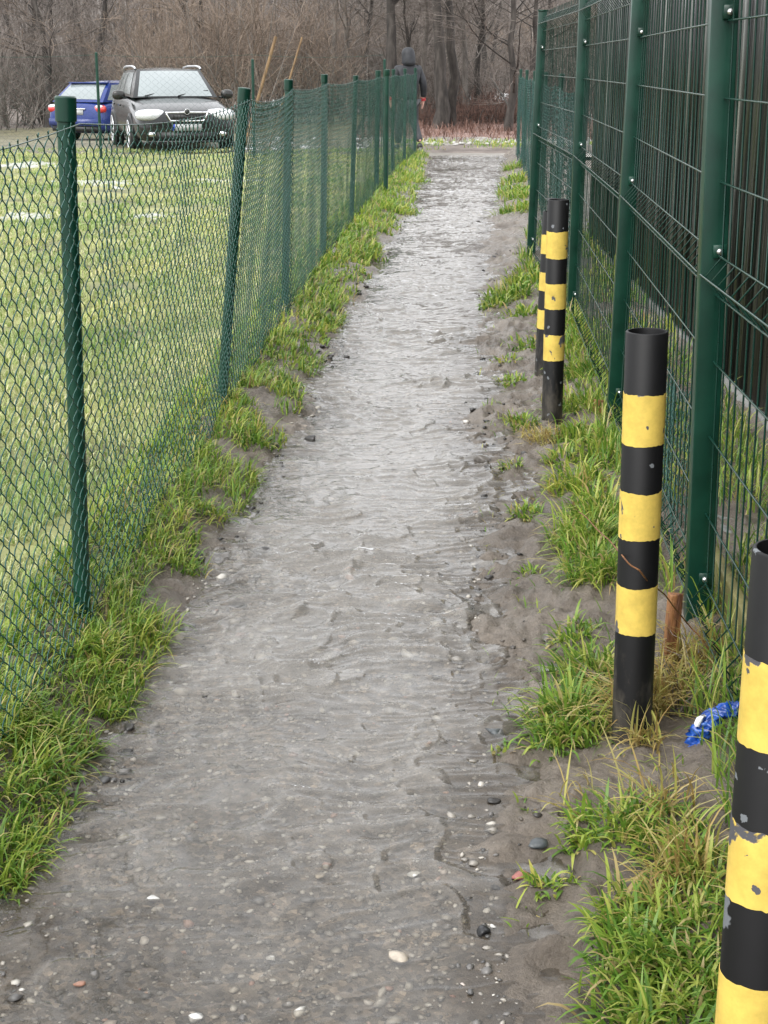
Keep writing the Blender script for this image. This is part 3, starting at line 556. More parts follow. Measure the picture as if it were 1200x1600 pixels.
# ================================================================== chain link fences
def link_mesh(name, A, B, zt0, zt1, zb, parent, pitch=0.062, fine=True, sag=0.02, wob=0.0, seed=0, rad=0.0015, mat_=None, path_side=0.0):
    """woven wire between the plan points A and B; returns one mesh object"""
    A = np.array(A); B = np.array(B); Lm = np.linalg.norm(B-A); d = (B-A)/Lm; nrm = np.array([d[1], -d[0]])
    hw = pitch/2*1.2; nw = int(Lm/hw); per = 8 if fine else 4
    zt = max(zt0, zt1); nz = int((zt-zb)/pitch*per)+1
    ph = np.arange(nz)*2*PI/per; k = np.arange(nw)
    PH = ph[None, :]+PI*(k % 2)[:, None]
    tri = np.arcsin(0.97*np.sin(PH))/(PI/2)
    X = (k[:, None]+0.5)*hw+hw*0.54*tri; D = 0.0042*np.cos(PH)
    u = X/Lm
    top = zt0+(zt1-zt0)*u-sag*4*u*(1-u)
    Z = top-(np.arange(nz)*pitch/per)[None, :]*(1+0*u)
    if wob:
        D = D+wob*(fbm(X*2.0+seed, Z*2.0, seed, 2)-.5); X = X+0.25*wob*(fbm(X*3+9, Z*3+seed, seed+1, 2)-.5); Z = Z+0.35*wob*(fbm(X*3, Z*3+seed, seed+2, 2)-.5)
    D = D+path_side
    P = np.stack([A[0]+d[0]*X+nrm[0]*D, A[1]+d[1]*X+nrm[1]*D, Z], -1)
    parts = [tubes(P, rad, 4 if fine else 3)]
    return mk(name, *merge(parts), mat_ or M['green_link'], parent, smooth=True)
def wire(name, pts, r, parent, m, sides=5):
    return mk(name, *tubes(np.array([pts]), r, sides), m, parent, smooth=True)
def post_obj(name, b, t, prof, parent, m):
    """lathe profile stood from b to t (leaning)"""
    b = Vector(b); t = Vector(t); q = (t-b).to_track_quat('Z', 'Y'); V, F = lathe(prof, 20)
    o = mk(name, V, F, m, parent, smooth=True); o.rotation_mode = 'QUATERNION'; o.location = b; o.rotation_quaternion = q
    md = o.modifiers.new('es', 'EDGE_SPLIT'); md.split_angle = R(35)
    return o
left_fence = empty('chain_link_fence', (LB[0, 0], LB[0, 1], 0), label='green chain link fence with round posts along the left of the path', cat='fence')
OFFL = Vector((-LB[0, 0], -LB[0, 1], 0))
LP3 = [np.array([LB0[0], LB0[1], 1.40])]+[np.array([t[0], t[1], t[2]]) for t in LT]
LBB = [LB0]+list(LB)
for i, (b, t) in enumerate(zip(LBB, LP3)):
    base = np.array([b[0]+0.0, b[1], -0.25]); top = np.array([t[0], t[1], t[2]])
    lean = (top[0]-b[0])/max(top[2], .1); base[0] -= lean*.25
    Lh = float(np.linalg.norm(top-base)); r = 0.0225 if i not in (6,) else 0.030
    cap = 0.05
    p = post_obj('post', Vector(base)+OFFL, Vector(top)+OFFL, [(r, 0), (r, Lh-cap)], left_fence, M['green_post'])
    c = post_obj('post_cap', (0, 0, 0), (0, 0, 1), [(r, Lh-cap-.012), (r+.004, Lh-cap-.010), (r+.0045, Lh-.004), (r+.001, Lh), (.0005, Lh+.001)], p, M['green_post'])
    if i < 9:                                             # wire clips on the post
        for zc in (0.35, 0.9, 1.25):
            cl = mk('clip', *box((r+.006, 0, .25+zc), (.018, .022, .018)), M['green_post'], p)
# mesh bay by bay, on the path side of the posts
for i in range(len(LBB)-1):
    A = np.array(LBB[i])+np.array([.030, 0]); B = np.array(LBB[i+1])+np.array([.030, 0])
    lean0 = LP3[i][0]-LBB[i][0]; lean1 = LP3[i+1][0]-LBB[i+1][0]
    o = link_mesh('mesh_bay', A, B, 1.335, 1.345, -0.01, left_fence, fine=i < 4, sag=.035 if i < 3 else .02, wob=.035 if i < 2 else .014, seed=i*7+3, rad=.0017 if i < 4 else .0018, pitch=.060 if i < 6 else .066)
    # lean the bay with its posts
    me = o.data; co = np.empty(len(me.vertices)*3, np.float32); me.vertices.foreach_get('co', co); co = co.reshape(-1, 3)
    u = np.clip((co[:, 1]-A[1])/(B[1]-A[1]), 0, 1); co[:, 0] += (lean0*(1-u)+lean1*u)*co[:, 2]/1.4; co += np.array(OFFL)
    me.vertices.foreach_set('co', co.ravel()); me.update()
    for zz in (1.335,):
        u = np.linspace(0, 1, 9); pts = np.stack([A[0]+(B[0]-A[0])*u+(lean0*(1-u)+lean1*u)*zz/1.4, A[1]+(B[1]-A[1])*u, zz-(.035 if i < 3 else .02)*4*u*(1-u)+.004], 1)+np.array(OFFL)+np.array([.004, 0, 0])
        wire('line_wire', pts, .0016, left_fence, M['green_link'])
# the second far post standing on the path side
b = gp(594, 306); t = at_depth(597, 110, b[1])
p = post_obj('post', Vector((b[0]+.06, b[1], -.25))+OFFL, Vector((t[0]+.06, t[1], 1.42))+OFFL, [(.028, 0), (.028, 1.63)], left_fence, M['green_post'])
post_obj('post_cap', (0, 0, 0), (0, 0, 1), [(.028, 1.60), (.033, 1.61), (.033, 1.665), (.028, 1.672), (.0005, 1.673)], p, M['green_post'])

# right chain link fence beyond the panel fence
rcf = empty('chain_link_fence', (CL0[0], CL0[1], 0), label='green chain link fence beyond the last panel post on the right', cat='fence')
OFFR = Vector((-CL0[0], -CL0[1], 0)); ncl = 6
for i in range(ncl):
    u = i/(ncl-1); b = CL0+(CL1-CL0)*u
    p = post_obj('post', Vector((b[0]+.03, b[1], -.25))+OFFR, Vector((b[0]+.05, b[1], 1.40))+OFFR, [(.022, 0), (.022, 1.60)], rcf, M['green_post'])
    post_obj('post_cap', (0, 0, 0), (0, 0, 1), [(.022, 1.588), (.026, 1.59), (.026, 1.645), (.022, 1.65), (.0005, 1.651)], p, M['green_post'])
    if i < ncl-1:
        o = link_mesh('mesh_bay', b, CL0+(CL1-CL0)*(i+1)/(ncl-1), 1.30, 1.31, -.02, rcf, fine=i < 1, sag=.03, wob=.05, seed=50+i, rad=.0017)
        me = o.data; co = np.empty(len(me.vertices)*3, np.float32); me.vertices.foreach_get('co', co); co = co.reshape(-1, 3)+np.array(OFFR); me.vertices.foreach_set('co', co.ravel()); me.update()

# fence at the far side of the field, in front of the cars
FF = [at_depth(-87, 190, 23.6), at_depth(155, 190, 24.0), at_depth(396, 190, 24.4), at_depth(600, 190, 24.7)]
ff = empty('field_fence', (FF[1][0], FF[1][1], 0), label='thin dark wire fence with slim posts between the field and the cars', cat='fence')
OFFF = Vector((-FF[1][0], -FF[1][1], 0))
for i, b in enumerate(FF):
    post_obj('post', Vector((b[0], b[1], -.2))+OFFF, Vector((b[0]+.01, b[1], 1.66 if i == 1 else 1.56))+OFFF, [(.023, 0), (.023, 1.85 if i == 1 else 1.75), (.0005, 1.86 if i == 1 else 1.76)], ff, M['green_post'])
    if i < 3:
        o = link_mesh('mesh_bay', b[:2], FF[i+1][:2], 1.50, 1.50, 0, ff, fine=False, sag=.02, wob=.03, seed=80+i, rad=.0013, pitch=.10)
        me = o.data; co = np.empty(len(me.vertices)*3, np.float32); me.vertices.foreach_get('co', co); co = co.reshape(-1, 3)+np.array(OFFF); me.vertices.foreach_set('co', co.ravel()); me.update()
        wire('line_wire', [tuple(np.array([FF[i][0]*(1-u)+FF[i+1][0]*u, FF[i][1]*(1-u)+FF[i+1][1]*u, 1.62-.04*4*u*(1-u)])+np.array(OFFF)) for u in np.linspace(0, 1, 7)], .002, ff, M['green_link'], 4)

# ================================================================== welded panel fence on the right
pf = empty('panel_fence', (RB[0, 0], RB[0, 1], 0), label='tall dark green welded mesh panel fence along the right of the path', cat='fence')
OFFP = np.array([-RB[0, 0], -RB[0, 1], 0]); FH = 1.86
RPB = [RB0]+list(RB); RPT = []
for i, b in enumerate(RPB):
    if i == 0: sl = .03
    else: sl = (RT[i-1][0]-b[0])/RT[i-1][2]
    RPT.append(np.array([b[0]+sl*FH, b[1], FH]))
fdir = RB[1]-RB[0]; fdir = fdir/np.linalg.norm(fdir); frot = math.atan2(fdir[1], fdir[0])-PI/2
for i, (b, t) in enumerate(zip(RPB, RPT)):
    bz = np.array([b[0]-(t[0]-b[0])/FH*.3, b[1], -.30]); q = (Vector(t)-Vector(bz)).to_track_quat('Z', 'Y'); Lh = np.linalg.norm(t-bz)
    wx, wy = .066, .050
    p = mk('post', *box((0, 0, Lh/2), (wx, wy, Lh)), M['green_post'], pf); bevel(p, .003, 2)
    slx = (t[0]-b[0])/FH
    p.location = Vector(bz)+Vector(OFFP); p.rotation_euler = (0, math.atan(slx), frot*.5)
    mk('post_cap', *box((0, 0, Lh+.006), (wx+.006, wy+.006, .012)), M['green_post'], p)
    for zc in (.16, 1.03, 1.60):
        c = mk('clamp', *box((.012, -wy/2-.006, .30+zc), (.036, .010, .034)), M['green_post'], p); bevel(c, .002, 1)
        V, F = lathe([(.0005, .009), (.0065, .008), (.0085, .003), (.0085, 0)], 12)
        bo = mk('bolt', V, F, M['steel'], c, smooth=True); bo.rotation_euler = (PI/2, 0, 0); bo.location = (.010, -wy/2-.011, .30+zc)
# panels: vertical wires with folds towards the path, horizontal wires
FOLDS = (.11, .97, 1.77)
def panel_profile():
    z = [.03]; f = [0.0]
    for c in FOLDS:
        z += [c-.05, c, c+.05]; f += [0, 1, 0]
    z += [FH]; f += [0]
    # insert points between
    zz, ff_ = [], []
    for i in range(len(z)-1):
        zz.append(z[i]); ff_.append(f[i])
        if z[i+1]-z[i] > .2: zz.append((z[i]+z[i+1])/2); ff_.append(0.0)
    zz.append(z[-1]); ff_.append(f[-1]); return np.array(zz), np.array(ff_)
PZ, PFo = panel_profile(); FOLD_D = .040
HZ = [.03]+[c+o_ for c in FOLDS for o_ in (-.05, 0, .05)]+[.34, .55, .75, 1.20, 1.40, 1.58]
for i in range(len(RPB)-1):
    A, B = np.array(RPB[i]), np.array(RPB[i+1]); ta, tb = RPT[i], RPT[i+1]; Lb = np.linalg.norm(B-A); d = (B-A)/Lb; nv = np.array([-d[1], d[0]])   # towards the path
    u = np.arange(.035, Lb-.03, .082)/Lb; uu = u[:, None]
    sl = ((ta[0]-A[0])*(1-uu)+(tb[0]-B[0])*uu)/FH
    jit = RNG.normal(0, .0012, (len(u), 1))
    X = A[0]+(B[0]-A[0])*uu+sl*PZ[None]+nv[0]*PFo[None]*FOLD_D+.012+jit; Y = A[1]+(B[1]-A[1])*uu+nv[1]*PFo[None]*FOLD_D+jit; Z = np.broadcast_to(PZ[None], X.shape)
    parts = [tubes(np.stack([X, Y, Z], -1)+OFFP, .0024, 6)]
    w_ = np.array([[.02/Lb], [.98]])
    us = np.linspace(.03/Lb, 1-.02/Lb, 12)
    for hz in HZ:
        fo = 1 if any(abs(hz-c) < .001 for c in FOLDS) else 0
        sl = ((ta[0]-A[0])*(1-us)+(tb[0]-B[0])*us)/FH
        P = np.stack([A[0]+(B[0]-A[0])*us+sl*hz+nv[0]*(fo*FOLD_D+.0045)+.012, A[1]+(B[1]-A[1])*us+nv[1]*(fo*FOLD_D), np.full(len(us), hz)], 1)
        parts.append(tubes(P[None]+OFFP, .0027, 6))
    mk('mesh_panel', *merge(parts), M['green_wire'], pf, smooth=True)

# loose netting curled at the foot of the panel fence
lo = link_mesh('loose_netting', RB[0]+fdir*.15+np.array([.05, 0]), RB[1]-fdir*.2+np.array([.05, 0]), .62, .50, 0, None, fine=True, sag=.08, wob=.10, seed=140, rad=.0014, pitch=.055)
tag(lo, 'strip of loose crumpled netting behind the panel fence beside the second bollard', 'netting')

# ================================================================== dark shed behind the panel fence
wdir = np.array([.040, 1.0]); wdir /= np.linalg.norm(wdir); wn_ = np.array([-wdir[1], wdir[0]])
W0 = np.array(gp(951, 469)); W1 = np.array(gp(921, 388)); wdir = (W1-np.array(gp(1150, 640))); WL = np.linalg.norm(wdir); wdir /= WL; wn_ = np.array([-wdir[1], wdir[0]])
Wend = W1; Wsta = W1-wdir*12.5; Ls = 12.5
shed = empty('shed', (Wend[0], Wend[1], 0), label='dark streaked shed wall standing close behind the panel fence', cat='shed'); OFFS = np.array([-Wend[0], -Wend[1], 0])
def cladding_material():
    m, nt, b = mat('dark_wet_cladding', rough=.22, spec=.6)
    g = nd(nt, 'ShaderNodeNewGeometry')
    r = ramp(nt, [(0, (.003, .004, .004)), (.55, (.009, .011, .010)), (.75, (.03, .033, .030)), (.88, (.09, .095, .088)), (1, (.24, .25, .24))]); nt.links.new(g.outputs['Random Per Island'], r.inputs[0])
    mp = nd(nt, 'ShaderNodeMapping'); mp.inputs['Scale'].default_value = (40, 40, 1.1); nt.links.new(g.outputs['Position'], mp.inputs[0])
    n = nd(nt, 'ShaderNodeTexNoise', Scale=1.0, Detail=6.0, Roughness=.65); nt.links.new(mp.outputs[0], n.inputs['Vector'])
    r2 = ramp(nt, [(.35, (.45, .47, .45)), (.52, (1, 1, 1)), (.70, (2.6, 2.6, 2.4))]); nt.links.new(n.outputs['Fac'], r2.inputs[0])
    mx = nd(nt, 'ShaderNodeMixRGB', blend_type='MULTIPLY'); mx.inputs[0].default_value = 1; nt.links.new(r.outputs[0], mx.inputs[1]); nt.links.new(r2.outputs[0], mx.inputs[2]); nt.links.new(mx.outputs[0], b.inputs['Base Color'])
    mr = nd(nt, 'ShaderNodeMapRange'); mr.inputs[3].default_value = .10; mr.inputs[4].default_value = .5; nt.links.new(n.outputs['Fac'], mr.inputs[0]); nt.links.new(mr.outputs[0], b.inputs['Roughness'])
    return m
M['clad'] = cladding_material()
parts = []; sdist = 0.0
while sdist < Ls-.02:
    w = RNG.uniform(.028, .05); c = Wsta+wdir*(sdist+w/2); tilt = RNG.normal(0, .20); dep = RNG.uniform(.012, .022)
    ca = math.atan2(wdir[1], wdir[0])+tilt; Mz = Matrix.Rotation(ca, 3, 'Z')
    cc = c+wn_*RNG.uniform(0, .008)
    parts.append(box((cc[0]+OFFS[0], cc[1]+OFFS[1], .12+1.44), (w-.003, dep, 2.88), Mz)); sdist += w
cl = mk('cladding', *merge(parts), M['clad'], shed); tag(cl, kind='stuff')
def wall_box(name, s0, s1, d0, d1, z0, z1, m):
    c = Wsta+wdir*(s0+s1)/2-wn_*(d0+d1)/2; Mz = Matrix.Rotation(math.atan2(wdir[1], wdir[0]), 3, 'Z')
    return mk(name, *box((c[0]+OFFS[0], c[1]+OFFS[1], (z0+z1)/2), (s1-s0, d1-d0, z1-z0), Mz), m, shed)
M['darkwall'] = mat('dark_wall', (.012, .013, .012, 1), .6)[0]
wall_box('wall', 0, Ls-.01, .016, 3.2, .10, 2.98, M['darkwall'])
wall_box('plinth', 0, Ls-.02, -.012, 3.18, -.2, .098, M['concrete'])
wall_box('roof', -.1, Ls+.12, -.08, 3.3, 3.0, 3.10, M['darkwall'])
# grey kerb at the foot of the shed and mossy board by the fence
def strip(name, off0, off1, y0, y1, z0, z1, m, lab, cat):
    c0 = np.array([FRx(y0), y0]); c1 = np.array([FRx(y1), y1]); d = c1-c0; Lk = np.linalg.norm(d); d /= Lk
    c = (c0+c1)/2+np.array([d[1], -d[0]])*(off0+off1)/2
    o = mk(name, *box((0, 0, (z1-z0)/2), (Lk, off1-off0, z1-z0), None), m); bevel(o, .006, 2)
    o.location = (c[0], c[1], z0); o.rotation_euler = (0, 0, math.atan2(d[1], d[0])); return tag(o, lab, cat)
for k in range(7):
    y0 = 2.2+k*1.02+ (3.2 if k > 2 else 0); 
    strip('kerb_stone', .20+.01*(k % 2), .36, y0, y0+.98, -.15, .045+.006*RNG.normal(), M['concrete'], ['grey kerb stone behind the fence nearest the camera', 'second grey kerb stone behind the near panel', 'third grey kerb stone behind the first panel post', 'grey kerb stone at the shed foot, nearest of the far row', 'grey kerb stone at the shed foot, second of the far row', 'grey kerb stone at the shed foot, third of the far row', 'grey kerb stone at the shed foot, farthest of the row'][k], 'kerb')
strip('gravel_board', .055, .085, 2.0, 4.35, -.12, .17, M['olive_wood'], 'mossy olive board set on edge behind the near fence panel', 'board')

# ================================================================== bollards
def bollard(px, py, topx, label, leany=0.0, h=.945, r=.0445, z0=-.03, seed=0, xy=None):
    x, y = xy if xy else gp(px, py)
    root = empty('bollard', (x, y, 0), label=label, cat='bollard', group='striped bollards along the panel fence')
    tp = at_depth(topx[0], topx[1], y); lean = math.atan((tp[0]-x)/max(tp[2], .2))
    root.rotation_euler = (leany, lean, seed*1.3)
    if seed: root.rotation_euler = (Matrix.Rotation(lean, 3, 'Y')@Matrix.Rotation(seed*1.3, 3, 'Z')).to_euler()
    def cyl(name, r0, z_a, z_b, m, parent):
        V, F = lathe([(r0, z_a), (r0, z_b)], 48); o = mk(name, V, F, m, parent, smooth=True); return o
    body = mk('tube', *lathe([(r, -.35), (r, h-.002), (r-.002, h), (r-.005, h), (r-.006, h-.003), (r-.006, .3)], 48), M['black_paint'], root, smooth=True)
    md = body.modifiers.new('es', 'EDGE_SPLIT'); md.split_angle = R(50)
    mk('bottom_plug', *lathe([(r-.0065, .86 if seed != 1 else .5), (.0005, .86 if seed != 1 else .5)], 32), M['darkwall'], root)
    for k, (a, b_) in enumerate(((.815, .705), (.600, .495), (.385, .275))):
        n_ = 48; t_ = np.arange(n_)*2*PI/n_
        ea = a*h/.945+.0012*np.sin(3*t_+k*2+seed)+.0007*RNG.normal(size=n_); eb = b_*h/.945+.0012*np.sin(2*t_+k+seed)+.0007*RNG.normal(size=n_)
        rr_ = r+.0007
        rows = [(r-.001, eb), (rr_, eb), (rr_, ea), (r-.001, ea)]
        V = np.concatenate([np.stack([np.full(n_, q)*np.cos(t_), np.full(n_, q)*np.sin(t_), zz], 1) for q, zz in rows]); idx = np.arange(4*n_).reshape(4, n_)
        F = np.stack([idx[:-1], np.roll(idx[:-1], -1, 1), np.roll(idx[1:], -1, 1), idx[1:]], -1).reshape(-1, 4)
        b_o = mk('yellow_band', V, F, M['yellow_paint'], root, smooth=True); md = b_o.modifiers.new('es', 'EDGE_SPLIT'); md.split_angle = R(50)
    return root
B1 = (.459+.012, 1.62)
bollard(0, 0, (1236, 870), 'nearest black and yellow striped bollard, cut by the right edge', seed=1, xy=(B1[0]-.002, B1[1]), h=.945)
bollard(986, 1160, (1011, 520), 'chipped black and yellow bollard in front of the first panel post', seed=2)
bollard(862, 660, (873, 300), 'black and yellow bollard third from the camera, hiding another behind it', seed=3)
bollard(0, 0, (862, 345), 'farthest bollard, mostly hidden behind the third one', seed=4, xy=tuple(gp(849, 585)), h=.80)

# ================================================================== small things by the fence foot
def stake(px, py, w, h, label, lean=(0, 0)):
    x, y = gp(px, py); V, F = box((0, 0, h/2-.1), (w, w*.8, h+.2)); V[4:, 2] += np.array([0, .006, -.004, .003])
    o = mk('stake', V, F, M['rust_wood']); bevel(o, .004, 2); o.location = (x, y, 0); o.rotation_euler = (lean[0], lean[1], .2); return tag(o, label, 'stake')
stake(1045, 1045, .034, .205, 'short reddish brown wooden stake between second bollard and first panel post', (.02, .02))
stake(936, 655, .045, .085, 'stub of brown wood in the grass beside the second panel post')
def blue_plastic():
    root = empty('plastic_sheet', (*gp(1112, 1180), 0), label='crumpled blue plastic at the fence foot behind the near bollard', cat='plastic')
    m, nt, b = mat('blue_plastic', (.010, .075, .40, 1), .22, spec=.6)
    g = nd(nt, 'ShaderNodeTexCoord'); w = nd(nt, 'ShaderNodeTexNoise', Scale=38.0, Detail=3.0); nt.links.new(g.outputs['Object'], w.inputs['Vector'])
    r = ramp(nt, [(.35, (.004, .03, .17)), (.55, (.010, .07, .36)), (.74, (.10, .22, .55))]); nt.links.new(w.outputs['Fac'], r.inputs[0]); nt.links.new(r.outputs[0], b.inputs['Base Color'])
    ctr = np.array([[-.045, -.02, .01], [-.035, 0, .05], [-.005, .01, .085], [.035, .02, .10], [.08, .03, .105], [.12, .05, .10]])
    k = 60; t = np.linspace(0, 5, k); C = np.stack([np.interp(t, np.arange(6), ctr[:, j]) for j in range(3)], 1)
    V, F = tubes(C[None], np.full((1, k), .017), 26); Q = V.reshape(k, 26, 3); Nn = Q-C[:, None, :]; Nn /= np.linalg.norm(Nn, axis=2, keepdims=True)
    aa_ = np.arange(26)[None, :]*2*PI/26; tt_ = t[:, None]+0*aa_; cr = 1-np.abs(2*fbm(tt_*2.6+np.cos(aa_)*1.1, np.sin(aa_)*1.6+tt_*.7, 9, 3)-1)
    Q = Q+Nn*((cr-.75)*.045)[..., None]; Q[..., 2] = np.maximum(C[:, None, 2]+(Q[..., 2]-C[:, None, 2])*.75, .002); V = Q.reshape(-1, 3)
    mk('sleeve', V, F, m, root, smooth=True)
    V, F = tubes(np.array([[[-.038, -.005, .072], [-.034, -.004, .088], [-.022, -.002, .098]]]), np.array([[.006, .008, .003]]), 12); mk('white_end', V+.002*RNG.normal(size=V.shape), F, mat('white_plastic', (.7, .72, .72, 1), .35)[0], root, smooth=True)
    return root
blue_plastic()
# bramble stem crossing the second bollard
p0 = np.array([*gp(905, 800), .06]); p1 = np.array([*gp(990, 1160), .38]); 
pts = [at_depth(905, 800, 4.6), at_depth(950, 842, 3.5), at_depth(975, 872, 2.99), at_depth(1000, 895, 2.97), at_depth(1040, 932, 3.2), at_depth(1075, 975, 3.45), at_depth(1110, 1015, 3.45)]
pts[0][2] = max(pts[0][2], .02)
t = np.linspace(0, 6, 30); C = np.stack([np.interp(t, np.arange(7), np.array(pts)[:, j]) for j in range(3)], 1); C += .002*np.sin(t[:, None]*np.array([5, 3, 7]))
tag(wire('bramble_stem', C, .0019, None, M['rust_wood'], 5), 'thin brown bramble stem crossing in front of the second bollard', 'stem')
# tangle of dead stems at the foot of the first panel post
n = 60; bx_, by_ = gp(1085, 1090)
S = np.stack([RNG.normal(bx_, .07, n), RNG.normal(by_, .07, n), np.zeros(n)], 1); D = RNG.normal(0, 1, (n, 3))*np.array([.6, .6, .5])+np.array([-.1, -.1, .75]); D /= np.linalg.norm(D, axis=1, keepdims=True)
Lq = RNG.uniform(.06, .26, n); k = 6; P = [S]
for j in range(k-1):
    D = D+RNG.normal(0, .28, (n, 3))+np.array([0, 0, -.12]); D /= np.linalg.norm(D, axis=1, keepdims=True); P.append(np.maximum(P[-1]+D*(Lq/(k-1))[:, None], np.array([-9, -9, .0])))
tag(mk('dead_stems', *tubes(np.stack(P, 1), np.linspace(.0016, .0007, k)[None], 4), M['twig'], smooth=True), 'tangle of dark dead stems at the foot of the first panel post', 'stems', kind='stuff')
# leaning orange poles behind the left fence
for (a, b_, yy, lab) in (((400, 165), (431, 57), 25.6, 'thicker leaning orange timber pole behind the left fence'), ((452, 125), (472, 58), 27.0, 'thinner leaning orange timber pole to the right of the thicker one')):
    q0 = at_depth(*a, yy); q1 = at_depth(*b_, yy); dq = (q1-q0)/np.linalg.norm(q1-q0); q0 = q0-dq*((q0[2]+.2)/dq[2])
    V, F = tubes(np.array([[q0, q0*.5+q1*.5, q1]]), .027 if yy < 26 else .018, 10); V2, F2 = V, F
    cap = np.arange(len(V)-10, len(V)); fl = [tuple(f) for f in F]+[tuple(cap)]
    tag(mk('timber_pole', V, fl, M['orange_wood'], smooth=False), lab, 'pole')

# ================================================================== cars
def car_paint(name, c):
    m, nt, b = mat(name, c, .35, spec=.2, coat=.65); b.inputs['Coat Roughness'].default_value = .06
    g = nd(nt, 'ShaderNodeTexCoord'); n = nd(nt, 'ShaderNodeTexNoise', Scale=7.0, Detail=6.0); nt.links.new(g.outputs['Object'], n.inputs['Vector'])
    sx = nd(nt, 'ShaderNodeSeparateXYZ'); nt.links.new(g.outputs['Object'], sx.inputs[0])
    mr = nd(nt, 'ShaderNodeMapRange'); mr.inputs[1].default_value = .25; mr.inputs[2].default_value = .62; mr.inputs[3].default_value = .14; mr.inputs[4].default_value = 0.0; nt.links.new(sx.outputs[2], mr.inputs[0])
    mu = nd(nt, 'ShaderNodeMath'); mu.operation = 'MULTIPLY'; nt.links.new(mr.outputs[0], mu.inputs[0]); nt.links.new(n.outputs['Fac'], mu.inputs[1])
    mx = nd(nt, 'ShaderNodeMixRGB'); nt.links.new(mu.outputs[0], mx.inputs[0]); mx.inputs[1].default_value = c; mx.inputs[2].default_value = (.22, .20, .17, 1); nt.links.new(mx.outputs[0], b.inputs['Base Color'])
    return m
M['glass'] = mat('car_glass', (.22, .25, .255, 1), .14, spec=1.0)[0]  # pale base colour stands in for sky reflected in the panes
M['tyre'] = mat('tyre_rubber', (.015, .015, .015, 1), .8)[0]
M['alloy'] = mat('alloy_rim', (.62, .63, .65, 1), .3, .8)[0]
M['chrome'] = mat('chrome', (.8, .8, .82, 1), .12, 1.0)[0]
M['plastic'] = mat('black_plastic', (.015, .015, .016, 1), .45)[0]
M['lamp_clear'] = mat('headlamp_lens', (.62, .64, .66, 1), .12, spec=.8, coat=1)[0]
M['lamp_red'] = mat('tail_lamp_lens', (.55, .02, .02, 1), .12, spec=.8, coat=1)[0]
M['plate_white'] = mat('plate_white', (.36, .37, .37, 1), .5)[0]
M['plate_blue'] = mat('plate_blue', (.02, .06, .42, 1), .4)[0]
def patch(name, c, bulge, m, parent, a=(0, 1, 0, 1), off=0.0, n=8):
    c00, c10, c11, c01 = [np.array(q, float) for q in c]; u = np.linspace(a[0], a[1], n+1); v = np.linspace(a[2], a[3], n+1); U, V_ = np.meshgrid(u, v); U = U[..., None]; V_ = V_[..., None]
    P = c00*(1-U)*(1-V_)+c10*U*(1-V_)+c11*U*V_+c01*(1-U)*V_+np.array(bulge)*16*U*(1-U)*V_*(1-V_)
    nrm = np.cross(c10-c00, c01-c00); nrm /= np.linalg.norm(nrm); bl = np.array(bulge, float)
    if nrm@bl < 0: nrm = -nrm
    P = P+nrm*off; idx = np.arange((n+1)**2).reshape(n+1, n+1)
    F = np.stack([idx[:-1, :-1], idx[:-1, 1:], idx[1:, 1:], idx[1:, :-1]], -1).reshape(-1, 4)
    return mk(name, P.reshape(-1, 3), F, m, parent, smooth=True)
def blob(name, loc, sc, m, parent, rot=(0, 0, 0), pw=.8):
    bm = bmesh.new(); bmesh.ops.create_icosphere(bm, subdivisions=3, radius=1.0); V = np.array([v.co[:] for v in bm.verts]); F = np.array([[v.index for v in f.verts] for f in bm.faces]); bm.free()
    V = np.sign(V)*np.abs(V)**pw; o = mk(name, V*np.array(sc), F, m, parent, smooth=True); o.location = loc; o.rotation_euler = rot; return o
def wheel(loc, side, parent, rad=.325):
    w = mk('wheel', *lathe([(.10, -.09), (rad-.02, -.10), (rad, -.07), (rad, .07), (rad-.02, .10), (rad-.08, .095), (.06, .06)], 32), M['tyre'], parent, smooth=True)
    w.location = loc; w.rotation_euler = (-PI/2*side, 0, 0)
    parts = [lathe([(rad-.085, .08), (rad-.07, .103), (rad-.105, .10), (rad-.12, .07)], 32), lathe([(.0005, .108), (.05, .106), (.06, .09)], 20)]
    for k in range(5):
        a = k*2*PI/5; parts.append(box((math.cos(a)*.13, math.sin(a)*.13, .092), (.20, .042, .018), Matrix.Rotation(a, 3, 'Z')))
    mk('rim', *merge(parts), M['alloy'], w)
    return w
def car_body(name, stn, paint, parent):
    secs = []
    for (x, w, dk, bt) in stn:
        hh = dk-bt
        half = [(0, dk), (.45*w, dk-.004), (.80*w, dk-.03), (.94*w, dk-.085*min(1, hh/.5)), (w, bt+hh*.58), (w*.992, bt+hh*.34), (w*.965, bt+hh*.15), (.86*w, bt+.01), (0, bt)]
        ring = half+[(-y, z) for y, z in half[-2:0:-1]]; secs.append([(x, y, z) for y, z in ring])
    V = np.array(secs).reshape(-1, 3); k = len(secs[0]); n = len(secs); idx = np.arange(n*k).reshape(n, k)
    F = [tuple(f) for f in np.stack([idx[:-1], idx[1:], np.roll(idx[1:], -1, 1), np.roll(idx[:-1], -1, 1)], -1).reshape(-1, 4)]
    F += [tuple(idx[0]), tuple(idx[-1][::-1])]
    o = mk(name, V, F, paint, parent, smooth=True); md = o.modifiers.new('sub', 'SUBSURF'); md.levels = 2; md.render_levels = 2
    return o
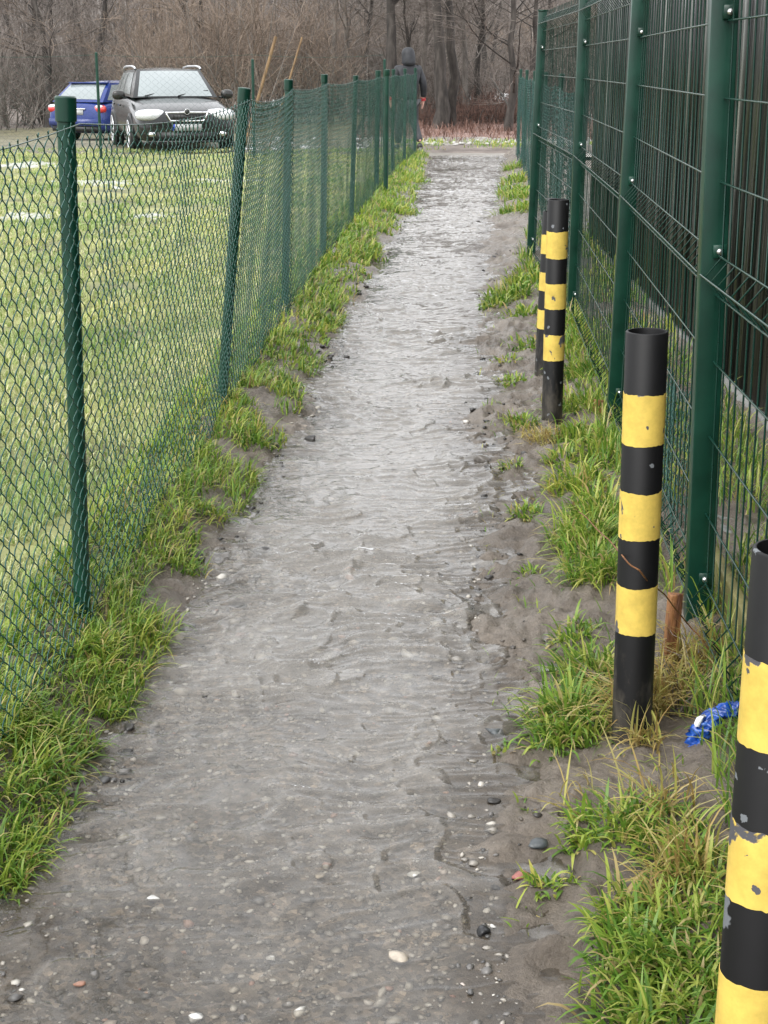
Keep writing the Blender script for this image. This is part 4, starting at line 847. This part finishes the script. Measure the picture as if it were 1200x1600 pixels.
def greenhouse(c, root, paint, hatch):
    al, at, cl, ct = c['a_base'], c['a_top'], c['c_base'], c['c_top']; L_ = lambda p: (p[0], p[1], p[2]); Rr_ = lambda p: (p[0], -p[1], p[2])
    fr = [Rr_(al), L_(al), L_(at), Rr_(at)]; patch('windscreen_frame', fr, (.10, 0, .03), paint, root)
    ws = patch('windscreen', fr, (.10, 0, .03), M['glass'], root, (.055, .945, .03, .93), .006)
    rf = [Rr_(at), L_(at), L_(ct), Rr_(ct)]; patch('roof', rf, (0, 0, .045), paint, root)
    re = [L_(cl), Rr_(cl), Rr_(ct), L_(ct)]; patch('rear_frame', re, (-.07, 0, .02), paint, root)
    patch('rear_window', re, (-.07, 0, .02), M['glass'], root, (.07, .93, .12, .90), .006)
    for s in (1, -1):
        q = [(p[0], p[1]*s, p[2]) for p in (cl, al, at, ct)]
        patch('side_frame', q, (0, .03*s, 0), paint, root)
        for (u0, u1) in c['win']:
            patch('side_window', q, (0, .03*s, 0), M['glass'], root, (u0, u1, .10, .90), .006)
def black_estate():
    fw = R(-74); root = empty('parked_car', (-4.02, 28.55, -.04), fw,
        'black estate car with roof rails facing the camera behind the field', 'car', 'cars parked beyond the field')
    P = car_paint('black_car_paint', (.004, .0042, .005, 1))
    stn = [(2.29, .62, .60, .28), (2.25, .74, .70, .24), (2.12, .84, .765, .22), (1.8, .875, .85, .20), (1.4, .885, .91, .20), (1.0, .885, .955, .20), (0, .885, .97, .19), (-1.2, .885, .985, .20), (-1.9, .87, .99, .22), (-2.15, .83, .97, .25), (-2.26, .76, .88, .28), (-2.29, .68, .72, .32)]
    car_body('body', stn, P, root)
    greenhouse(dict(a_base=(.98, .76, .945), a_top=(.22, .575, 1.425), c_base=(-2.20, .74, .965), c_top=(-1.90, .56, 1.40), win=((.05, .25), (.275, .52), (.545, .86))), root, P, True)
    for s in (1, -1):
        h = blob('headlight', (2.08, .60*s, .675), (.21, .27, .105), M['lamp_clear'], root, (0, 0, -.50*s), .75)
        blob('reflector', (.10, .03*s, 0), (.07, .06, .06), M['chrome'], h)
        m = blob('mirror', (.72, .985*s, .99), (.075, .115, .085), P, root); mk('mirror_arm', *box((-.01, -.09*s, -.05), (.05, .12, .04)), M['plastic'], m)
        blob('fog_light', (2.245, .58*s, .36), (.04, .10, .05), M['chrome'], root, (0, 0, -.35*s))
        for xw in (1.36, -1.28):
            ar = mk('wheel_arch', *lathe([(.0005, 0), (.365, 0), (.372, -.02)], 32), M['plastic'], root, smooth=False); ar.location = (xw, .893*s, .325); ar.rotation_euler = (-PI/2*s, 0, 0)
            wheel((xw, .82*s, .325), s, root)
        C = np.array([[.20, .60*s, 1.425], [.05, .60*s, 1.465], [-.3, .60*s, 1.48], [-1.3, .59*s, 1.475], [-1.75, .58*s, 1.45], [-1.88, .58*s, 1.41]])
        mk('roof_rail', *tubes(C[None], .020, 8), M['alloy'], root, smooth=True)
        for xw in (.05, -1.0): mk('door_handle', *box((xw, .895*s, .80), (.20, .03, .03)), P, root)
    mk('grille', *box((2.262, 0, .645), (.05, .60, .105)), M['plastic'], root)
    fr = [[2.275, .37, .72], [2.295, 0, .725], [2.275, -.37, .72], [2.285, -.29, .585], [2.30, 0, .578], [2.285, .29, .585], [2.275, .37, .72]]
    t = np.linspace(0, 6, 37); C = np.stack([np.interp(t, np.arange(7), np.array(fr)[:, j]) for j in range(3)], 1); gf = mk('grille_frame', *tubes(C[None], .017, 6), M['chrome'], root, smooth=True)
    for k in range(9): mk('grille_bar', *box((2.291, -.24+.06*k, .645), (.008, .008, .09)), M['plastic'], gf)
    em = mk('badge', *lathe([(.0005, .014), (.042, .012), (.045, 0)], 20), M['plastic'], root, smooth=True); em.location = (2.30, 0, .735); em.rotation_euler = (0, PI/2, 0)
    rg = mk('badge_ring', *lathe([(.040, .010), (.046, .016), (.050, .008), (.046, 0)], 20), M['chrome'], em, smooth=True)
    mk('bumper_intake', *box((2.268, 0, .335), (.06, 1.05, .12)), M['plastic'], root); mk('bumper_lip', *box((2.255, 0, .235), (.08, 1.35, .035)), M['plastic'], root)
    pl = mk('number_plate', *box((2.312, 0, .475), (.012, .52, .11)), M['plate_white'], root); mk('plate_band', *box((2.319, -.24, .475), (.004, .04, .108)), M['plate_blue'], pl)
    for k in (-1, 1): mk('wiper', *tubes(np.array([[[.985, .30*k-.25, .975], [.86, .30*k+.1, 1.045], [.84, .30*k+.32, 1.06]]]), .009, 4), M['plastic'], root)
    return root
black_estate()
def blue_hatch():
    root = empty('parked_car', (-6.35, 37.9, -.33), math.atan2(math.cos(R(26)), math.sin(R(26))), 'dark blue car seen from behind, left of the black estate', 'car', 'cars parked beyond the field')
    P = car_paint('blue_car_paint', (.012, .030, .16, 1))
    stn = [(2.1, .60, .60, .28), (2.05, .74, .70, .24), (1.8, .85, .82, .22), (1.3, .87, .90, .20), (.9, .875, .94, .20), (0, .875, .96, .19), (-1.1, .875, .98, .20), (-1.7, .86, .985, .22), (-1.95, .83, .96, .25), (-2.08, .78, .86, .28), (-2.12, .72, .68, .32)]
    car_body('body', stn, P, root)
    greenhouse(dict(a_base=(.95, .76, .93), a_top=(.15, .575, 1.40), c_base=(-1.98, .73, .955), c_top=(-1.45, .57, 1.38), win=((.05, .34), (.37, .64), (.67, .88))), root, P, True)
    for s in (1, -1):
        t = blob('tail_light', (-1.97, .63*s, .80), (.12, .20, .10), M['lamp_red'], root, (0, 0, .45*s), .75); blob('reversing_lamp', (-.045, .05*s, .05), (.07, .13, .05), M['lamp_clear'], t)
        blob('mirror', (.68, .97*s, .98), (.075, .11, .085), P, root)
        for xw in (1.25, -1.25):
            ar = mk('wheel_arch', *lathe([(.0005, 0), (.355, 0), (.362, -.02)], 32), M['plastic'], root); ar.location = (xw, .885*s, .315); ar.rotation_euler = (-PI/2*s, 0, 0)
            wheel((xw, .80*s, .315), s, root, .315)
    pl = mk('number_plate', *box((-2.115, 0, .72), (.014, .50, .11)), M['plate_white'], root); mk('plate_band', *box((-2.124, .235, .72), (.004, .04, .108)), M['plate_blue'], pl)
    mk('boot_trim', *box((-2.105, 0, .80), (.03, .62, .03)), M['chrome'], root)
    mk('bumper', *box((-2.12, 0, .50), (.08, 1.45, .16)), P, root); mk('bumper_lower', *box((-2.10, 0, .35), (.08, 1.30, .12)), M['plastic'], root)
    mk('spoiler', *box((-1.50, 0, 1.385), (.14, 1.08, .03)), P, root)
blue_hatch()

# ================================================================== person walking beyond the end of the left fence
def skin(name, verts, edges, m, parent, sub=2, root_i=0):
    me = bpy.data.meshes.new(name); me.from_pydata([v[:3] for v in verts], edges, []); o = bpy.data.objects.new(name, me); col.objects.link(o)
    md = o.modifiers.new('skin', 'SKIN'); md.use_smooth_shade = True; ms = o.modifiers.new('sub', 'SUBSURF'); ms.levels = sub; ms.render_levels = sub
    for i, v in enumerate(verts):
        rr = v[3] if isinstance(v[3], tuple) else (v[3], v[3]); o.data.skin_vertices[0].data[i].radius = rr; o.data.skin_vertices[0].data[i].use_root = (i == root_i)
    dg = bpy.context.evaluated_depsgraph_get(); dg.update()
    nm = bpy.data.meshes.new_from_object(o.evaluated_get(dg)); bpy.data.objects.remove(o); nm.name = name
    nm.materials.clear(); nm.materials.append(m); nm.polygons.foreach_set('use_smooth', np.ones(len(nm.polygons), bool))
    o = bpy.data.objects.new(name, nm); col.objects.link(o); o.parent = parent; return o
def person():
    root = empty('person', (.43, 27.15, -.02), .35, 'person in dark hooded jacket walking away behind the far end of the left fence', 'person')
    sk = mat('skin', (.62, .36, .29, 1), .5)[0]; jk = noise_color('dark_jacket', [(.35, (.008, .009, .012)), (.65, (.022, .024, .030))], 12, rough=.6, bump=.4, bscale=25); tr = noise_color('dark_trousers', [(.35, (.02, .02, .022)), (.65, (.045, .045, .05))], 20, rough=.8)
    sh = mat('black_shoe', (.015, .015, .016, 1), .4)[0]; cuff = mat('red_cuff', (.45, .03, .04, 1), .6)[0]; sole = mat('shoe_sole', (.5, .5, .5, 1), .6)[0]
    # joints: facing +Y, right side is +X; right leg trails with the heel lifted
    V = [(0, 0, .96, .085), (0, .01, 1.15, .09), (0, .02, 1.36, .10), (0, .03, 1.50, .06), (0, .05, 1.60, .075), (0, .06, 1.70, .095), (0, .05, 1.76, .07)]
    E = [(0, 1), (1, 2), (2, 3), (3, 4), (4, 5), (5, 6)]
    def limb(start, pts):
        j = start
        for p in pts: V.append(p); E.append((j, len(V)-1)); j = len(V)-1
        return j
    limb(0, [(.09, 0, .86, .065), (.12, .02, .50, .050), (.13, -.26, .19, .03)])
    limb(0, [(-.09, 0, .86, .065), (-.11, .16, .50, .050), (-.11, .22, .12, .03)])
    hR = limb(2, [(.19, .02, 1.42, .065), (.27, -.01, 1.15, .048), (.31, .08, .90, .032), (.315, .10, .85, .034)])
    hL = limb(2, [(-.19, .02, 1.42, .065), (-.26, .03, 1.15, .048), (-.28, .12, .92, .032), (-.285, .14, .87, .034)])
    for h, s in ((hR, 1), (hL, -1)):
        b = np.array(V[h][:3])
        for k, (dx, dy, ln) in enumerate(((0, .030, .075), (.004, .010, .085), (.004, -.010, .080), (0, -.028, .062))):
            limb(h, [tuple(b+[dx*s, dy, -.035])+(.010,), tuple(b+[dx*s-.004*s, dy+.004, -.035-ln*.55])+(.009,), tuple(b+[dx*s-.016*s, dy+.008, -.035-ln])+(.008,)])
        limb(h, [tuple(b+[-.012*s, .040, .0])+(.011,), tuple(b+[-.020*s, .055, -.035])+(.009,)])
    skin('body', V, E, sk, root)
    J = [(0, 0, .84, (.20, .16)), (0, .01, 1.13, (.19, .155)), (0, .02, 1.34, (.20, .155)), (0, .03, 1.47, (.13, .11))]; JE = [(0, 1), (1, 2), (2, 3)]
    def jl(start, pts):
        j = start
        for p in pts: J.append(p); JE.append((j, len(J)-1)); j = len(J)-1
    jl(2, [(.20, .02, 1.41, .085), (.285, -.01, 1.15, .072), (.315, .08, .92, .056)]); jl(2, [(-.20, .02, 1.41, .085), (-.275, .03, 1.15, .072), (-.285, .12, .94, .056)])
    skin('jacket', J, JE, jk, root)
    hood = skin('hood', [(0, -.03, 1.44, .14), (0, -.01, 1.56, .125), (0, .02, 1.69, .135), (0, .03, 1.79, .085)], [(0, 1), (1, 2), (2, 3)], jk, root)
    T = [(0, 0, .90, (.165, .13)), (.10, 0, .82, .105), (.12, .02, .50, .080), (.13, -.25, .18, .065), (-.10, 0, .82, .105), (-.11, .16, .50, .080), (-.11, .22, .13, .065)]
    skin('trousers', T, [(0, 1), (1, 2), (2, 3), (0, 4), (4, 5), (5, 6)], tr, root)
    for s, p in (('r', [(.13, -.28, .15, .065), (.135, -.20, .07, .060), (.14, -.06, .03, .045)]), ('l', [(-.11, .21, .08, .065), (-.115, .30, .055, .060), (-.12, .43, .04, .045)])):
        so = skin('shoe', p, [(0, 1), (1, 2)], sh, root)
        d = np.array(p[2][:3])-np.array(p[0][:3]); mk('sole', *tubes(np.array([[np.array(p[0][:3])-[0, 0, .045], np.array(p[1][:3])-[0, 0, .045], np.array(p[2][:3])-[0, 0, .03]]]), np.array([[.030, .034, .025]]), 8), sole, so, smooth=True)
    mk('cuff', *tubes(np.array([[[.310, .072, .93], [.316, .088, .885]]]), .047, 14), cuff, root, smooth=True)
    mk('cuff', *tubes(np.array([[[-.284, .112, .95], [-.287, .128, .905]]]), .047, 14), cuff, root, smooth=True)
person()

# ================================================================== bare winter wood
def grow(P, Rp, m, tr, Ln, ang, k, wander, up, rf, rng, tip=.3):
    n, kp, _ = P.shape; i = np.repeat(np.arange(n), m); t = rng.uniform(*tr, n*m)*(kp-1); j = np.minimum(t.astype(int), kp-2); f = (t-j)[:, None]
    base = P[i, j]*(1-f)+P[i, j+1]*f; T = P[i, j+1]-P[i, j]; T /= np.linalg.norm(T, axis=1, keepdims=True)+1e-9
    r0 = (Rp[i, j]*(1-f[:, 0])+Rp[i, j+1]*f[:, 0])*rf
    Q = rng.normal(size=T.shape); Q -= (Q*T).sum(1, keepdims=True)*T; Q /= np.linalg.norm(Q, axis=1, keepdims=True)
    a = rng.uniform(*ang, n*m)[:, None]; D = np.cos(a)*T+np.sin(a)*Q; L = rng.uniform(*Ln, n*m)*(1.15-.5*t/(kp-1)); pts = [base]
    for q in range(k-1):
        D = D+rng.normal(0, wander, D.shape)+np.array([0, 0, up]); D /= np.linalg.norm(D, axis=1, keepdims=True); pts.append(pts[-1]+D*(L/(k-1))[:, None])
    return np.stack(pts, 1), r0[:, None]*np.linspace(1, tip, k)[None]
def tree_mesh(seed, hgt, r, tw=1.0, low=.18, fork=False):
    rng = np.random.default_rng(seed); k = 10; z = np.linspace(-.3, hgt, k)
    bend = np.cumsum(rng.normal(0, .035*hgt/k*1.6, (k, 2)), 0); bend -= bend[0]
    P = np.concatenate([bend, z[:, None]], 1)[None]; Rr = (r*np.linspace(1.0, .25, k)*np.r_[1.35, 1.08, np.ones(k-2)])[None]
    trunk = [tubes(P, Rr, 9)]
    l1, r1 = grow(P, Rr, 11, (low, .97), (hgt*.22, hgt*.45), (.45, 1.0), 8, .10, .06, .36, rng)
    l2, r2 = grow(l1, r1, 6, (.15, .98), (hgt*.08, hgt*.20), (.4, 1.1), 6, .13, .03, .6, rng)
    l3, r3 = grow(l2, r2, 7, (.1, 1), (.35*tw, 1.0*tw), (.4, 1.0), 4, .16, .02, .6, rng)
    l4, r4 = grow(l3, r3, 2, (.2, 1), (.15*tw, .5*tw), (.4, 1.0), 3, .15, .02, .7, rng)
    r2 = np.maximum(r2, .007); r3 = np.maximum(r3, .0045); r4 = np.maximum(r4, .0035)
    return trunk, [tubes(l1, r1, 6)], [tubes(l2, r2, 4), tubes(l3, r3, 3), tubes(l4, r4, 3)]
def make_tree(seed, hgt, r, bk, tw, label, group=None, low=.18):
    root = empty('bare_tree', (0, 0, 0), label=label, cat='tree', group=group); a, b, c = tree_mesh(seed, hgt, r, 1.0, low)
    mk('trunk', *merge(a), bk, root, smooth=True); mk('branches', *merge(b), bk, root, smooth=True); mk('crown', *merge(c), tw, root)
    return root
GT = 'bare trees of the winter wood'
protos = [make_tree(201, 10, .17, M['bark'], M['twig'], 'tmp', low=.55), make_tree(202, 9, .10, M['bark'], M['twig'], 'tmp', low=.10), make_tree(203, 11, .13, M['bark'], M['twig'], 'tmp', low=.50), make_tree(204, 8, .075, M['bark_grey'], M['twig'], 'tmp', low=.06), make_tree(205, 9.5, .11, M['bark'], M['twig_tan'], 'tmp', low=.12)]
used = [False]*5
def place(pi, px, y, rz, sc, lab, tilt=(0, 0)):
    if used[pi]: o = copy_tree(protos[pi])
    else: o = protos[pi]; used[pi] = True
    x = (px-600)/FPX*(y*math.cos(PITCH)+.3)/1.0
    d = pix(px, 200); x = d[0]/d[1]*y
    o.location = (x, y, float(terrain(np.array(x), np.array(y)))+.02); o.rotation_euler = (tilt[0], tilt[1], rz); o.scale = (sc, sc, sc*(.50 if y < 45 else .52)); tag(o, lab, 'tree', GT); return o
place(0, 613, 36.5, .3, 1.0, 'bare tree with stout trunk rising right behind the hooded person')
place(2, 642, 37.5, 1.2, .62, 'slim straight bare tree just right of the hooded person')
place(3, 664, 38.5, 2.0, 1.1, 'thin bare tree between the hooded person and the thick trunk clump')
place(0, 684, 35.5, 2.4, 1.02, 'left and thickest trunk of the clump beyond the path end')
place(2, 702, 36.2, 4.0, 1.05, 'right leaning trunk of the clump beyond the path end', (0, .10))
place(3, 722, 39.5, 5.0, 1.2, 'thin bare tree just right of the thick trunk clump')
place(1, 793, 34.2, 3.4, .98, 'bare tree with spreading forks standing alone left of the right mesh fence')
place(4, 76, 47.0, .9, 1.1, 'bare tree with arching limbs behind the blue car')
place(2, 752, 41.0, 2.2, .75, 'slim upright bare tree between the trunk clump and the forked tree')
place(1, 836, 39.0, .2, 1.0, 'bare tree seen just left of the last panel post')
place(3, 545, 41.0, 1.0, 1.2, 'thin bare tree left of the hooded person behind the fence posts')
place(3, 522, 44.0, 4.0, 1.3, 'thin bare tree above the fourth left fence post')
place(2, 575, 46.0, 3.0, .8, 'slim bare tree left of the stout trunk behind the person')
rng = np.random.default_rng(99)
for i in range(64):
    y = rng.uniform(42, 105); px = rng.uniform(-120, 1000)
    place(int(rng.integers(0, 5)), px, y, rng.uniform(0, 6.28), rng.uniform(.7, 1.25), 'bare tree among many alike deep in the brown winter wood', (rng.normal(0, .04), rng.normal(0, .05)))
# shrubs: many stems fanning from the ground
def shrub_mesh(seed, h, spread, ns):
    rng = np.random.default_rng(seed); S = np.concatenate([rng.normal(0, spread*.30, (ns, 2)), np.full((ns, 1), -.1)], 1); D = np.concatenate([rng.normal(0, .28, (ns, 2)), np.ones((ns, 1))], 1); D /= np.linalg.norm(D, axis=1, keepdims=True)
    L = rng.uniform(.55, 1.05, ns)*h; k = 7; pts = [S]
    for q in range(k-1):
        D = D+rng.normal(0, .10, D.shape)+np.array([0, 0, -.035]); D /= np.linalg.norm(D, axis=1, keepdims=True); pts.append(pts[-1]+D*(L/(k-1))[:, None])
    P = np.stack(pts, 1); Rr = rng.uniform(.010, .022, ns)[:, None]*np.linspace(1, .3, k)[None]
    l2, r2 = grow(P, Rr, 9, (.12, 1), (h*.14, h*.36), (.35, 1.1), 5, .15, .02, .6, rng); l3, r3 = grow(l2, r2, 5, (.1, 1), (h*.05, h*.16), (.4, 1.1), 3, .18, .01, .7, rng)
    return [tubes(P, Rr, 5)], [tubes(l2, np.maximum(r2, .0045), 3), tubes(l3, np.maximum(r3, .0033), 3)]
def make_shrub(seed, h, spread, ns, tw, bk):
    root = empty('bare_shrub', label='tmp', cat='shrub'); a, b = shrub_mesh(seed, h, spread, ns); mk('stems', *merge(a), bk, root, smooth=True); mk('twigs', *merge(b), tw, root); return root
sprotos = [make_shrub(301, 3.4, 2.4, 34, M['twig'], M['bark_grey']), make_shrub(302, 3.8, 2.6, 36, M['twig_tan'], M['bark_grey']), make_shrub(303, 2.2, 2.2, 30, M['twig'], M['bark']), make_shrub(304, 1.3, 1.8, 30, M['twig_red'], M['bark'])]
sused = [False]*4
def shrub(pi, px, y, sc, lab):
    if sused[pi]: o = copy_tree(sprotos[pi])
    else: o = sprotos[pi]; sused[pi] = True
    d = pix(px, 200); x = d[0]/d[1]*y; o.location = (x, y, float(terrain(np.array(x), np.array(y)))+.03); o.rotation_euler = (0, 0, rng.uniform(0, 6.28)); o.scale = (sc, sc, sc*rng.uniform(.9, 1.15)); tag(o, lab, 'shrub', 'bare shrubs at the edge of the wood')
for px in range(-60, 330, 48): shrub(0 if (px//48) % 3 else 2, px+rng.uniform(-15, 15), rng.uniform(43, 52), rng.uniform(.9, 1.2), 'grey brown leafless shrub in the thicket behind the cars')
for px in range(240, 500, 36): shrub(1, px+rng.uniform(-12, 12), rng.uniform(37, 48), rng.uniform(.85, 1.15), 'tan leafless shrub right of the cars behind the orange poles')
for px in range(490, 640, 36): shrub(0, px+rng.uniform(-10, 10), rng.uniform(40, 50), rng.uniform(.8, 1.05), 'leafless shrub behind the fence posts left of the hooded person')
for px in range(640, 980, 26): shrub(2 if rng.random() < .7 else 3, px+rng.uniform(-10, 10), rng.uniform(38, 50), rng.uniform(.7, 1.0), 'low dark leafless shrub beneath the trees beyond the path')
for px in range(660, 860, 30): shrub(3, px+rng.uniform(-8, 8), rng.uniform(36.5, 39), rng.uniform(.5, .75), 'low reddish shrub at the top of the bracken bank')
for i in range(40): shrub(int(rng.integers(0, 3)), rng.uniform(-80, 1000), rng.uniform(52, 78) if i % 3 else rng.uniform(76, 95), rng.uniform(.9, 1.5), 'leafless shrub far back in the wood among many alike')
# the wood farther back that reads as one mass
n = 2600; y = rng.uniform(80, 135, n); x = (rng.uniform(-220, 1300, n)-600)/FPX*y*1.03; z = terrain(x, y); Ls_ = rng.uniform(2.5, 8, n); k = 5; D = np.concatenate([rng.normal(0, .12, (n, 2)), np.ones((n, 1))], 1); pts = [np.stack([x, y, z], 1)]
for q in range(k-1): D = D+rng.normal(0, .08, D.shape); pts.append(pts[-1]+D*(Ls_/(k-1))[:, None])
P = np.stack(pts, 1); Rr = rng.uniform(.02, .09, n)[:, None]*np.linspace(1, .3, k)[None]
l2, r2 = grow(P, Rr, 7, (.15, 1), (.8, 2.4), (.4, 1.0), 4, .15, .03, .5, rng)
tag(mk('far_wood', *merge([tubes(P, Rr, 4), tubes(l2, np.maximum(r2, .010), 3)]), M['twig_far']), 'far bare wood on the rise reading as one grey brown mass', 'wood', kind='stuff')
